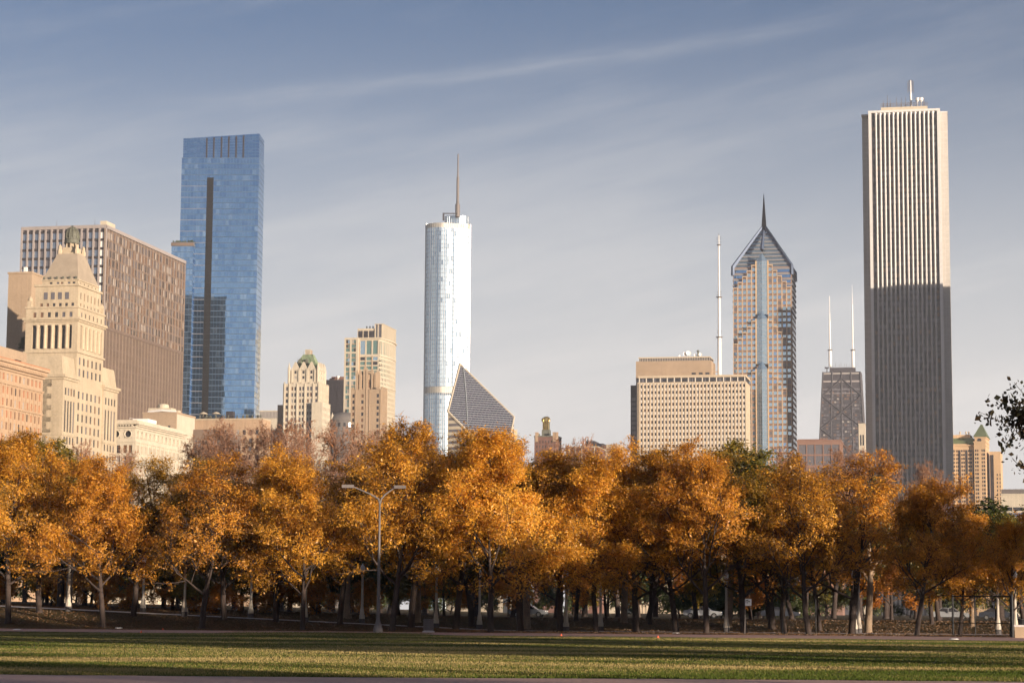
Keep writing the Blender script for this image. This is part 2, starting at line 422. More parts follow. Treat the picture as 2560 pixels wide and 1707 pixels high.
M_['leaf_rust'] = leaf_mat('rust orange leaves', [(0.22, 0.12, 0.018), (0.46, 0.19, 0.022), (0.68, 0.29, 0.030), (0.80, 0.40, 0.045), (0.50, 0.16, 0.022)], 0.42)
M_['leaf_orange'] = leaf_mat('orange autumn leaves', [(0.28, 0.13, 0.02), (0.48, 0.18, 0.025), (0.58, 0.22, 0.03), (0.42, 0.11, 0.02)])
M_['leaf_olive'] = leaf_mat('olive green autumn leaves', [(0.07, 0.075, 0.018), (0.13, 0.11, 0.02), (0.26, 0.19, 0.03), (0.36, 0.22, 0.03)])
M_['leaf_green'] = leaf_mat('dark green leaves', [(0.035, 0.05, 0.015), (0.06, 0.075, 0.02), (0.10, 0.11, 0.03)], 0.25)
M_['leaf_mixed'] = leaf_mat('olive brown turning leaves', [(0.10, 0.085, 0.018), (0.22, 0.145, 0.022), (0.42, 0.23, 0.028), (0.60, 0.33, 0.04), (0.34, 0.15, 0.022)], 0.4)
M_['leaf_shade'] = leaf_mat('maple leaves in painted shade', [(0.012, 0.014, 0.008), (0.024, 0.024, 0.012), (0.05, 0.03, 0.014)], 0.1)  # near-black: the shade on the near branch is put into the leaf colour
M_['leaf_red'] = leaf_mat('red brown last leaves', [(0.24, 0.10, 0.045), (0.34, 0.14, 0.05), (0.42, 0.18, 0.05)])

# ------------------------------------------------------------------ terrain
def strip(name, mat, xs, ya, yb, off, n=1, parent=None):
    mb = MB()
    for i in range(len(xs) - 1):
        for j in range(n):
            q = []
            for (x, t) in ((xs[i], j/n), (xs[i+1], j/n), (xs[i+1], (j+1)/n), (xs[i], (j+1)/n)):
                y = ya(x) + (yb(x) - ya(x)) * t; q.append((x, y, gz(x, y) + off))
            mb.quad(*q)
    o = mb.build(name, mat, parent); o['kind'] = 'structure'; return o

def ground_mat():
    m, nt, p = nodes('turf and leaf litter'); N, L = nt.nodes, nt.links
    tc = N.new('ShaderNodeTexCoord')
    def noise(sc, stretch=(1, 1, 1), det=4):
        mp = N.new('ShaderNodeMapping'); mp.inputs['Scale'].default_value = stretch
        mp.inputs['Rotation'].default_value = (0, 0, rad(6))
        n = N.new('ShaderNodeTexNoise'); n.inputs['Scale'].default_value = sc; n.inputs['Detail'].default_value = det
        L.new(tc.outputs['Object'], mp.inputs['Vector']); L.new(mp.outputs[0], n.inputs['Vector']); return n.outputs['Fac']
    big = noise(0.10, (0.35, 1.0, 1)); fine = noise(7.0); 
    cr = N.new('ShaderNodeValToRGB'); e = cr.color_ramp.elements
    e[0].position = 0.40; e[0].color = (0.045, 0.065, 0.014, 1); e[1].position = 0.60; e[1].color = (0.17, 0.125, 0.05, 1)
    L.new(big, cr.inputs[0])
    cr2 = N.new('ShaderNodeValToRGB'); e = cr2.color_ramp.elements
    e[0].position = 0.42; e[0].color = (0.05, 0.045, 0.015, 1); e[1].position = 0.62; e[1].color = (0.13, 0.075, 0.035, 1)
    L.new(fine, cr2.inputs[0])
    sx = N.new('ShaderNodeSeparateXYZ'); L.new(tc.outputs['Object'], sx.inputs[0])
    ad = N.new('ShaderNodeMath'); ad.operation = 'MULTIPLY_ADD'; ad.inputs[1].default_value = 0.2035; L.new(sx.outputs[0], ad.inputs[0]); L.new(sx.outputs[1], ad.inputs[2])
    mr = N.new('ShaderNodeMapRange'); mr.inputs['From Min'].default_value = 183; mr.inputs['From Max'].default_value = 190; L.new(ad.outputs[0], mr.inputs['Value'])
    mix = N.new('ShaderNodeMix'); mix.data_type = 'RGBA'; L.new(mr.outputs[0], mix.inputs['Factor'])
    L.new(cr.outputs[0], mix.inputs['A']); L.new(cr2.outputs[0], mix.inputs['B'])
    L.new(mix.outputs['Result'], p.inputs['Base Color']); p.inputs['Roughness'].default_value = 0.95; p.inputs['Specular IOR Level'].default_value = 0.1
    bn = N.new('ShaderNodeBump'); bn.inputs['Strength'].default_value = 0.5; bn.inputs['Distance'].default_value = 0.06
    L.new(fine, bn.inputs['Height']); L.new(bn.outputs[0], p.inputs['Normal'])
    return m
def build_ground():
    xs = [-5000, -3000, -1500, -600, -300] + [-200 + 5*i for i in range(81)] + [300, 600, 1500, 3000, 5000]
    ys = [-400, -150] + [-60 + 10*i for i in range(22)] + [162 + 2.5*i for i in range(50)] + [300, 340, 420, 600, 1000, 2000, 4000, 6000]
    v = []; f = []
    for y in ys:
        for x in xs: v.append((x, y, gz(x, y)))
    w = len(xs)
    for j in range(len(ys)-1):
        for i in range(w-1): f.append((j*w+i, j*w+i+1, (j+1)*w+i+1, (j+1)*w+i))
    me = bpy.data.meshes.new('ground'); me.from_pydata(v, [], f); me.materials.append(ground_mat())
    o = bpy.data.objects.new('ground', me); col.objects.link(o); o['kind'] = 'structure'
build_ground()
XS = [-90 + 2*i for i in range(91)]
strip('running_track', M_['clay'], XS, lambda x: 30, lambda x: 58.6 + 0.25*math.sin(x*0.31) + 0.12*math.sin(x*1.7), 0.012)
strip('clay_infield', M_['clay'], XS, lambda x: (160 - 0.2035*x) + 1.2*math.sin(x*0.11) - 4*sstep(12, 40, x) + 16*sstep(-2, -12, x)*sstep(-26, -14, x), lambda x: 182.5 - 0.2035*x + 0.5*math.sin(x*0.3), 0.014, n=3)
strip('footpath', M_['concrete'], XS, lambda x: 200.2 - 0.2035*x, lambda x: 206.4 - 0.2035*x, 0.03, n=2)
strip('kerb', M_['pole'], XS, lambda x: 199.6 - 0.2035*x, lambda x: 200.0 - 0.2035*x, 0.10)
strip('far_road', rough_mat('grey asphalt', (0.06, 0.055, 0.055), 0.15, 0.5), [-200 + 10*i for i in range(41)], lambda x: 262 - 0.2035*x, lambda x: 274 - 0.2035*x, 0.02)

# ------------------------------------------------------------------ buildings
def cv(ox, oy, s): return lambda x, y: (ox + x/s, oy + y/s)
c1 = cv(0, 520, 2.529); c2 = cv(400, 310, 1.984); c3 = cv(640, 780, 4.48); c4 = cv(1030, 370, 2.063); c5 = cv(1550, 860, 4.9)
c6 = cv(1770, 470, 2.208); c7 = cv(2020, 700, 2.906); c8 = cv(2120, 180, 1.453); c9 = cv(2360, 920, 3.92); c10 = cv(280, 1000, 5.345); c11 = cv(1300, 1020, 6.918)
W_OLD = [(M_['g_dark'], 5), (M_['g_brown'], 3), (M_['g_grey'], 2), (M_['g_pale'], 1)]

def pyramid_tower():
    b = Bld('pyramid_topped_tower', 'cream limestone tower with stepped pyramid roof and green beehive dome', 'tower', *c1(490, 800), 800)
    x0 = b.S(*c1(160, 800))[0]; yn = b.E(*c1(655, 880))[0]
    z = lambda cy: b.S(*c1(490, cy))[1]
    ys = b.E(*c1(392, 1100))[0]; ye = b.E(*c1(735, 1200))[0]
    zs_top = b.E(*c1(395, 928))[1]; zs_c = b.E(*c1(395, 1068))[1]
    out = b.panes
    wall = MB()
    # south and north wings
    pit = 4.15
    for (ya, yb, zt, zc, n) in ((ys, 0.0, zs_top, zs_c, 4), (yn, ye, zs_top, zs_c, 4)):
        rows = [(zc - 6.2, zc - 3.6)] + [(zc - 19.5, zc - 8.2)] + floors(zc - 21.2, pit, 2.5, 12)
        rowsS = floors(zc - 3.4, pit*1.02, 2.5, 16)
        w = 40
        wall.block(-w, 0.5, ya, yb, -1, zc, S=([(w - 5.6, w - 3.9), (w - 12, w - 10.3), (w - 18, w - 16.3)], sorted(rowsS)) if n and ya == ys else None,
                   E=(even(n, 1.2, yb - ya - 1.2, 1.6), sorted(rows)), out=out)
        # attic: curved top on the wing
        wall.frustum(-w + 0.4, 0.1, ya + 0.3, yb - 0.3, zc + 1.0, -w + 0.4, -0.9, ya + 1.0, yb - 0.8, zt)
    corn = MB()
    for (ya, yb, zc) in ((ys, 0.0, zs_c), (yn, ye, zs_c)):
        corn.box(-40.5, 1.5, ya - 1.0, yb + 0.6, zc, zc + 1.0); corn.box(-40.2, 1.0, ya - 0.5, yb + 0.3, zc - 0.8, zc - 0.003)
        corn.box(-40.2, 0.75, ya - 0.25, yb + 0.15, zc - 20.8, zc - 20.0)
    # shaft
    zcol0, zcol1, zcor = z(885), z(737), z(690)
    fr = [(.13, .20), (.27, .345), (.415, .48), (.555, .615), (.69, .755), (.83, .89)]
    W = -x0; Ln = yn
    sS = [(a*W, b_*W) for a, b_ in fr]; sE = [(a*Ln, b_*Ln) for a, b_ in [(.10,.17),(.25,.32),(.40,.47),(.55,.62),(.70,.77),(.85,.92)]]
    wall.block(x0, 0, 0, yn, zs_c - 1, zcol0 - 1.0, S=(sS, floors(zcol0 - 4.6, pit, 2.6, 2)), E=(even(6, 1.0, Ln - 0.6, 1.75), [(a, b_) for a, b_ in floors(zcol0 - 3.2, pit, 2.7, 6) if a > zs_c]), out=out)
    wall.punch((0, 0), (0, 1), Ln, -1, zs_c - 1, even(6, 1.0, Ln - 0.6, 1.75), [(a, b_) for a, b_ in floors(zcol0 - 3.2, pit, 2.7, 20) if b_ < zs_c - 1.3], .35, out)
    wall.block(x0, 0, 0, yn, zcol0 - 1, zcor, S=(sS, [(zcol0, zcol1)]), E=(sE, [(zcol0, zcol1)]), depth=0.9, out=out)
    zt2 = z(625)
    wall.block(x0, 0, 0, yn, zcor, zt2, S=(even(6, .10*W, .93*W, 1.25), [(z(687), z(655))]), E=(even(6, .06*Ln, .96*Ln, 1.25), [(z(687), z(655))]), out=out)
    corn.box(x0 - 1.0, 1.0, -1.0, yn + 1, zcor - 0.9, zcor + 0.05); corn.box(x0 - .5, .5, -.5, yn + .5, zcor - 1.5, zcor - .903)
    corn.box(x0 - .5, .5, -.5, yn + .5, zcol0 - 1.6, zcol0 - .9); corn.box(x0 - .35, .35, -.35, yn + .35, zt2 - .3, zt2 + .35)
    # setbacks
    a0, a1, b0, b1 = x0 + 2.7, -0.9, 1.6, yn - 1.8
    zt3 = z(482); w3 = a1 - a0; l3 = b1 - b0
    wall.block(a0, a1, b0, b1, zt2, zt3, S=(even(6, .08*w3, .95*w3, 1.1), [(z(618), z(594))]) , E=(even(6, .05*l3, .97*l3, 1.1), [(z(618), z(594)), (z(570), z(525))]), out=out)
    o2 = []
    for i in range(4):      # tall windows of the upper row stand proud in their frames
        cx = a0 + w3 * (.25 + .165*i); o2.append(((cx, b0 - 0.02, z(548)), (1, 0), 1.45, z(525) - z(570)))
    corn.box(a0 - .5, a1 + .5, b0 - .5, b1 + .5, zt3 - .35, zt3 + .45)
    a2, a3, b2, b3 = a0 + 2.2, a1 - .6, b0 + 1.0, b1 - 1.3; zt4 = z(446); w4 = a3 - a2
    wall.block(a2, a3, b2, b3, zt3, zt4, S=([(w4*f, w4*f + 1.15) for f in (.20, .39, .51, .70, .84)], [(z(474), z(458))]), E=(even(5, .8, b3 - b2 - .8, 1.0), [(z(474), z(458))]), out=out)
    corn.box(a2 - .3, a3 + .3, b2 - .3, b3 + .3, zt4 - .2, zt4 + .3)
    body = b.part('wall', wall, M_['lime']); b.part('cornice', corn, M_['lime'])
    # corner piers with urns
    for (x, y, zz) in ((x0 + 1.2, .9, zt2), (-.9, yn - .9, zt2), (x0 + 1.2, yn - 0.9, zt2)):
        b.part('corner_urn', MB().box(x - .8, x + .8, y - .8, y + .8, zz, zz + 2.6).lathe(x, y, [(.9, zz+2.6), (.95, zz+3.4), (.5, zz+4.0), (.1, zz+4.5)], 8), M_['lime'])
    for i in range(5):
        xx = x0 + W * ((fr[i][1] + fr[i+1][0]) / 2)
        b.part('column', MB().lathe(xx, -0.05, [(.72, zcol0), (.62, zcol0 + .5), (.55, zcol1 - 1.0), (.85, zcol1 - .2), (.85, zcol1 + .01)], 12), M_['lime'], smooth=True)
    for i, f in enumerate((.21, .36, .51, .66, .81)):
        b.part('column', MB().lathe(0.05, Ln*f, [(.72, zcol0), (.62, zcol0 + .5), (.55, zcol1 - 1.0), (.85, zcol1 - .2), (.85, zcol1 + .01)], 12), M_['lime'], smooth=True)
    # stepped pyramid: courses of roof stone
    n = 17; cx, cy = (a2 + a3)/2, (b2 + b3)/2; zp1 = z(268); hx0, hy0, hx1, hy1 = (a3-a2)/2, (b3-b2)/2, 3.9, 3.9
    for i in range(n):
        t = i/n; t2 = (i+.82)/n; hx = hx0 + (hx1-hx0)*t; hy = hy0 + (hy1-hy0)*t; kx = hx0 + (hx1-hx0)*t2; ky = hy0 + (hy1-hy0)*t2
        za = zt4 + .31 + (zp1-zt4)*t; zb = zt4 + .31 + (zp1-zt4)*(i+1)/n
        b.part('roof_course', MB().frustum(cx-hx, cx+hx, cy-hy, cy+hy, za, cx-kx, cx+kx, cy-ky, cy+ky, zb), M_['roof_tile'])
    zl = z(232); zd0 = z(190); zd1 = z(78)
    b.part('lantern_base', MB().box(cx-3.6, cx+3.6, cy-3.6, cy+3.6, zp1 + .3, zl - 1.2).box(cx-2.6, cx+2.6, cy-2.6, cy+2.6, zl - 1.2, zl + .8).lathe(cx, cy, [(1.6, zl + .8), (1.6, zd0)], 12), M_['lime'])
    for sx in (-1, 1):
        for sy in (-1, 1):
            X, Y = cx + sx*3.3, cy + sy*3.3
            b.part('statue', MB().lathe(X, Y, [(.9, zp1 + .3), (.95, zp1 + 1.5), (.6, zp1 + 2.6), (.7, zp1 + 3.2), (.25, zp1 + 3.9), (.05, zp1 + 4.1)], 7), M_['lime'])
    for k in range(8):
        a = k*math.pi/4 + .2
        b.part('lantern_column', MB().lathe(cx + 2.3*math.cos(a), cy + 2.3*math.sin(a), [(.28, zl + .8), (.28, zd0)], 8), M_['lime'], smooth=True)
    H = zd1 - zd0
    dome = b.part('beehive_dome', MB().lathe(cx, cy, [(2.9, zd0), (3.0, zd0+.5), (2.62, zd0+.51), (2.62, zd0+.22*H), (2.75, zd0+.24*H), (2.75, zd0+.3*H), (2.55, zd0+.32*H), (2.5, zd0+.55*H), (2.2, zd0+.72*H), (1.55, zd0+.87*H), (.7, zd0+.95*H), (.35, zd0+.96*H), (.35, zd0+1.0*H), (.55, zd0+1.02*H), (.1, zd0+1.07*H)], 20), M_['verdigris_dark'])
    rb = MB()
    for k in range(12):
        a = k*math.pi/6; pr = [(2.68, .3), (2.6, .55), (2.3, .72), (1.62, .87), (.72, .955)]
        rb.tube([(cx + r*math.cos(a), cy + r*math.sin(a), zd0 + h*H) for r, h in pr], [.16]*5, 5)
    for h, r in ((.42, 2.6), (.52, 2.58), (.62, 2.45), (.72, 2.28), (.80, 1.98)):
        rb.tube([(cx + r*math.cos(q*math.pi/10), cy + r*math.sin(q*math.pi/10), zd0 + h*H) for q in range(21)], [.10]*21, 4)
    b.part('dome_ribs', rb, M_['verdigris_dark'], parent=dome)
    rail = MB()
    for i in range(6):
        xx = a2 + w4*(.05 + .18*i); rail.box(xx - .3, xx + .3, b2 - .5, b2, zt4 + .3, zt4 + 1.3)
    b.part('roof_lamp', rail, M_['verdigris_dark'], kind='stuff')
    b.windows([(M_['g_dark'], 6), (M_['g_brown'], 2), (M_['g_grey'], 2)])
    b.windows([(M_['g_grey'], 1)], panes=o2, thick=.2)
    return b, ys, zs_top
PT, PT_YS, PT_Z = pyramid_tower()

def hotel_left():
    b = Bld('terracotta_office_block', 'tan terracotta block with rust window blinds at the left edge', 'building', *c1(268, 1200), 771)
    z = lambda cy, cx=268: b.E(*c1(cx, cy))[1]
    zc = z(1052); L = 75; pit = 4.0
    mb = MB(); rows = [(zc - 5.0, zc - 2.8)] + [(a, c) for a, c in floors(zc - 7.2, pit, 2.5, 16)]
    cols = even(22, 0.8, L - .6, 1.75)
    mb.block(-30, 0, -L, 0, -1, zc, E=(cols, sorted(rows)), depth=.4, out=b.panes)
    b.part('wall', mb, M_['terra'])
    pil = MB()
    for i in range(23):
        y = -L + .8 + i*(L - 1.4)/22; pil.box(0, .28, y - .35, y + .35, 0, zc - 6.2)
    for k in (6.0, 6.0 + pit*2, 6.0 + pit*9): pil.box(.29, .5, -L, .25, zc - k - .5, zc - k)
    b.part('pilaster', pil, M_['terra'], kind='stuff')
    co = MB().box(-31, 2.0, -L, 1.6, zc + .6, zc + 1.6).box(-30.4, 1.2, -L, .9, zc - .2, zc + .597).box(-30.2, .6, -L, .5, zc - 1.8, zc - 1.2)
    for i in range(56): co.box(.6, 1.6, -L + i*1.35, -L + i*1.35 + .6, zc - 1.0, zc - .203)
    b.part('cornice', co, M_['terra'])
    b.part('roof_edge', MB().box(-30.8, 1.9, -L, 1.5, zc + 1.6, zc + 1.95), rough_mat('red clay coping', (.42, .17, .08), .1, .5))
    ph = b.E(*c1(290, 922))[1]
    m2 = MB(); o = []
    m2.block(-26, -6, -L, -1, zc + 1.62, ph, E=([(L - 11, L - 5.0)], [(ph - 5.5, ph - 3.2)]), depth=.5, out=o)
    b.part('penthouse', m2, M_['tan']); b.windows([(M_['g_dark'], 1)], panes=o)
    b.windows([(M_['g_rust'], 6), (M_['g_brown'], 3), (M_['g_pale'], 2), (M_['g_dark'], 1)])
hotel_left()

def blank_block():
    b = Bld('blank_walled_block', 'windowless tan block with cast shadow behind the pyramid tower', 'building', *c1(196, 600), 862)
    x0 = b.S(*c1(48, 600))[0]; zt = b.S(*c1(196, 415))[1]
    b.part('wall', MB().block(x0, 0, 0, 30, -1, zt), M_['tan'])
    b.part('coping', MB().box(x0 - .3, .3, -.3, 30.3, zt, zt + .8), M_['tan'])
    j = MB()
    for i in range(1, 5): j.box(x0 + i*(-x0)/5 - .06, x0 + i*(-x0)/5 + .06, -.05, 0.0, 20, zt - .5)
    for i in range(8): j.box(x0, 0, -.05, 0.0, zt - 9 - i*9, zt - 8.8 - i*9)
    b.part('panel_joints', j, M_['tan'], kind='stuff')
    b.part('roof_vent', MB().box(x0 + 5, x0 + 6.2, 3, 4.2, zt + .8, zt + 3.2), M_['white_paint'])
blank_block()

def brown_slab():
    b = Bld('brown_office_slab', 'long brown office slab with close vertical ribs behind the pyramid tower', 'building', *c1(664, 300), 1010)
    x0 = b.S(*c1(134, 300))[0]; L = b.E(*c1(1168, 500))[0]; zt = b.S(*c1(664, 106))[1]
    W = -x0
    core = MB().box(x0 + .6, -.6, .6, L - .6, -1, zt - .5); b.part('core', core, M_['g_grey'])
    # south end: wide bays of glass between pale fins, dark spandrels
    fl = 4.15; n = int(zt/fl); nb = 14; o = []
    fins = MB(); sp = MB()
    for i in range(nb + 1):
        x = x0 + i*W/nb; fins.box(x - .42, x + .42, -.25, .7, -1, zt - .4)
    for k in range(n):
        zz = zt - 2.2 - k*fl; sp.box(x0 + .1, -.1, .1, .55, zz - 1.15, zz)
        for i in range(nb):
            o.append(((x0 + (i+.5)*W/nb, .45, zz - 1.15 - (fl-1.15)/2), (1, 0), W/nb - .9, fl - 1.2))
    b.part('south_fin', fins, M_['grey_pier'], kind='stuff'); b.part('south_spandrel', sp, M_['dark_metal'], kind='stuff')
    br = [q for q in o if q[0][0] > -W/nb]; o = [q for q in o if q[0][0] <= -W/nb]
    b.windows([(M_['g_grey'], 3), (M_['g_slate'], 6)], panes=o, limit=260)
    b.windows([(M_['white_paint'], 1)], panes=br, limit=12, name='bright_window')
    # long side: bronze ribs; the upper eleven storeys are more open
    zo = zt - 47; pier = MB(); rib = MB(); band = MB(); o = []
    nbig = 26
    for i in range(nbig + 1):
        y = i*L/nbig; pier.box(-.65, .16, y - .34, y + .34, zo, zt - .4)
        pier.box(-.65, .16, y - .26, y + .26, -1, zo)
    for i in range(nbig):
        for q in (.25, .5, .75):
            y = (i + q)*L/nbig; rib.box(-.62, .10, y - .17, y + .17, -1, zo)
        y = (i + .5)*L/nbig; rib.box(-.62, .06, y - .13, y + .13, zo, zt - 1)
    for k in range(n):
        zz = zt - 2.0 - k*fl
        if zz < 3: break
        up = zz > zo; band.box(-.55, -.05 if up else -.10, .05, L - .05, zz - (.95 if up else 1.5), zz)
        for i in range(nbig):
            for q in (.25, .75):
                o.append(((-.16, (i + q)*L/nbig, zz - fl/2 - .5), (0, 1), L/nbig/2 - .55, fl - (1.0 if up else 1.6)))
    band.box(-.5, .36, .02, L - .02, zo - 1.6, zo - .3)
    for nm, q, mt in (('pier', pier, 'bronze_light'), ('rib', rib, 'bronze'), ('spandrel', band, 'bronze')): b.part(nm, q, M_[mt], kind='stuff')
    b.windows([(M_['g_dark'], 3), (M_['g_grey'], 3), (M_['g_pale'], 2), (M_['g_brown'], 3)], panes=o, limit=300)
    b.part('roof_edge', MB().box(x0 - .3, .42, -.35, L + .3, zt - 1.6, zt), M_['grey_pier'])
    b.part('north_wall', MB().box(x0, -.2, L - .55, L + .2, -1, zt - 1.7), M_['dark_steel'])
    b.part('west_wall', MB().box(x0 - .1, x0 + .55, .75, L - .6, -1, zt - 1.7), M_['bronze'])
    b.part('roof_plant', MB().box(-4, -1.0, 3, 14, zt, zt + 2.4).box(-20, -6, 20, 60, zt, zt + 1.2), M_['cream_conc'])
    for x in (-27, -8): b.part('roof_mast', MB().tube([(x, 6, zt), (x, 6, zt + 4)], [.1, .05], 5), M_['galv'])
brown_slab()

def glass_tower():
    b = Bld('blue_glass_tower', 'tall blue glass tower with dark top slots and balcony column', 'tower', *c2(489, 330), 1180, rot=-G + rad(9.8))
    x0 = b.S(*c2(104, 330))[0]; W = -x0; L = b.E(*c2(516, 300))[0]
    z1 = b.S(*c2(489, 168))[1]; ztr = b.S(*c2(490, 47))[1]; ztl = b.S(*c2(115, 71))[1]
    fl = 3.12; nc = 24; cw = W/nc; n = int(z1/fl); o = []
    core = MB().box(x0 + .12, -.12, .12, L - .12, -1, z1)
    # balcony stack: a flush black strip stands in for the recess's shade
    ba, bb = b.S(*c2(231, 400))[0], b.S(*c2(257, 400))[0]
    i0 = round((ba - x0)/cw); i1 = max(i0 + 2, round((bb - x0)/cw)); ba, bb = x0 + i0*cw, x0 + i1*cw
    zb1 = b.S(*c2(245, 266))[1]; zlow = b.S(*c2(245, 870))[1]
    b.part('core', core, M_['line_blue'])
    ks = []
    for k in range(n):
        zz = z1 - k*fl
        bal = zz < zb1
        for i in range(nc):
            if bal and i0 <= i < i1: continue
            o.append(((x0 + (i+.5)*cw, .06, zz - fl/2 - .1), (1, 0), cw - .10, fl - .34))
        for i in range(4): o.append(((-.06, (i+.5)*L/4, zz - fl/2 - .1), (0, 1), L/4 - .12, fl - .34))
        if bal: ks.append(zz)
    bd = MB().box(ba, bb, .05, .11, 20, zb1); b.part('balcony_shade_strip', bd, M_['black'])
    for zz in ks:
        if zz > 60: b.part('balcony', MB().box(ba, bb, -.15, .05, zz - .3, zz).box(ba + .1, bb - .1, -.14, -.08, zz, zz + .8), M_['black'])
    ln = MB(); pk = MB()
    for k in range(n):
        zz = z1 - k*fl; ln.box(x0 - .02, .03, -.03, .11, zz - .30, zz + .04) if not k % 1 else None
        ln.box(-.11, .05, .0, L, zz - .20, zz + .02)
        if k % 2 and zz < zb1: pk.box(x0, ba - .05, -.07, .0, zz - .26, zz - .05)
    b.part('floor_line', ln, M_['line_blue'], kind='stuff'); b.part('slab_edge', pk, M_['slab'], kind='stuff')
    GL = [(M_['g_blue'], 7), (M_['g_blue2'], 3), (M_['g_bluepale'], .8)]
    b.windows(GL, panes=o, limit=300, name='glass_panel', jitter=.0016)
    # crown: sloping top with six dark slots
    xa, xb = b.S(*c2(114, 120))[0], b.S(*c2(491, 120))[0]; o = []
    cr = MB(); nr = 8; cw2 = (xb - xa)/22
    slots = [b.S(*c2(q, 140))[0] for q in (231, 266, 304, 340, 377, 413)]
    ztop = lambda x: ztl + (ztr - ztl)*(x - xa)/(xb - xa)
    zl = b.S(*c2(300, 216))[1]
    cr.prism([(xa + .1, .5), (xb - .1, .5), (xb - .1, L - .5), (xa + .1, L - .5)], z1 + .01, ztl - .6)
    cr.tri((xa + .1, .5, ztl - .6), (xb - .1, .5, ztl - .6), (xb - .1, .5, ztr - .4)); cr.tri((xb-.1, L-.5, ztl-.6), (xa+.1, L-.5, ztl-.6), (xb-.1, L-.5, ztr-.4))
    cr.quad((xa+.1, .5, ztl-.6), (xb-.1, .5, ztr-.4), (xb-.1, L-.5, ztr-.4), (xa+.1, L-.5, ztl-.6)); cr.quad((xb-.1, .5, ztl-.6), (xb-.1, L-.5, ztl-.6), (xb-.1, L-.5, ztr-.4), (xb-.1, .5, ztr-.4))
    b.part('crown_core', cr, M_['line_blue'])
    for i in range(22):
        xc = xa + (i+.5)*cw2
        hh = (ztop(xc) - z1)/nr
        for k in range(nr): o.append(((xc, .42, z1 + (k+.5)*hh), (1, 0), cw2 - .08, hh - .16))
    for i in range(4):
        for k in range(nr): o.append(((xb - .04, .5 + (i+.5)*(L-1)/4, z1 + (k+.5)*(ztr-z1)/nr), (0, 1), (L-1)/4 - .1, (ztr-z1)/nr - .16))
    b.windows([(M_['g_blue2'], 6), (M_['g_blue'], 2)], panes=o, limit=200, name='crown_panel', jitter=.0012)
    for s in slots: b.part('slot', MB().box(s - .42, s + .42, .2, .36, zl, ztop(s) - .6), M_['dark_metal'])
    b.part('roof_edge', MB().prism([(xa - .1, .3), (xb + .1, .3), (xb + .1, L - .4), (xa - .1, L - .4)], ztl - .1, ztl + .01), M_['line_blue'])
    # lower glass wing in front on the left
    wa = b.S(*c2(56, 640), -3)[0]; wb = b.S(*c2(164, 640), -3)[0]; zw = b.S(*c2(164, 585), -3)[1]; o = []
    wing = MB().box(wa + .1, wb - .1, -2.9, 12, -1, zw - .1); b.part('wing_core', wing, M_['line_blue'])
    nw = 7
    for k in range(int(zw/fl)):
        for i in range(nw): o.append(((wa + (i+.5)*(wb-wa)/nw, -2.96, zw - 2.4 - (k+.5)*fl), (1, 0), (wb-wa)/nw - .1, fl - .34))
        for i in range(2): o.append(((wb - .03, -2.9 + (i+.5)*1.45, zw - 2.4 - (k+.5)*fl), (0, 1), 1.3, fl - .34))
    b.windows([(M_['g_blue'], 3), (M_['g_bluepale'], 3)], panes=o, limit=160, name='wing_panel', jitter=.0016)
    b.part('wing_cornice', MB().box(wa - .2, wb + .2, -3.2, 12, zw - 2.2, zw - .4), M_['bronze'])
    pl = MB()
    r = random.Random(4)
    for i in range(40):
        x = wa + r.random()*(wb - wa); pl.box(x, x + .5, -2.4, -1.9, zw - .1, zw + .2 + r.random()*.9)
    b.part('roof_planting', pl, M_['leaf_green'], kind='stuff')
glass_tower()

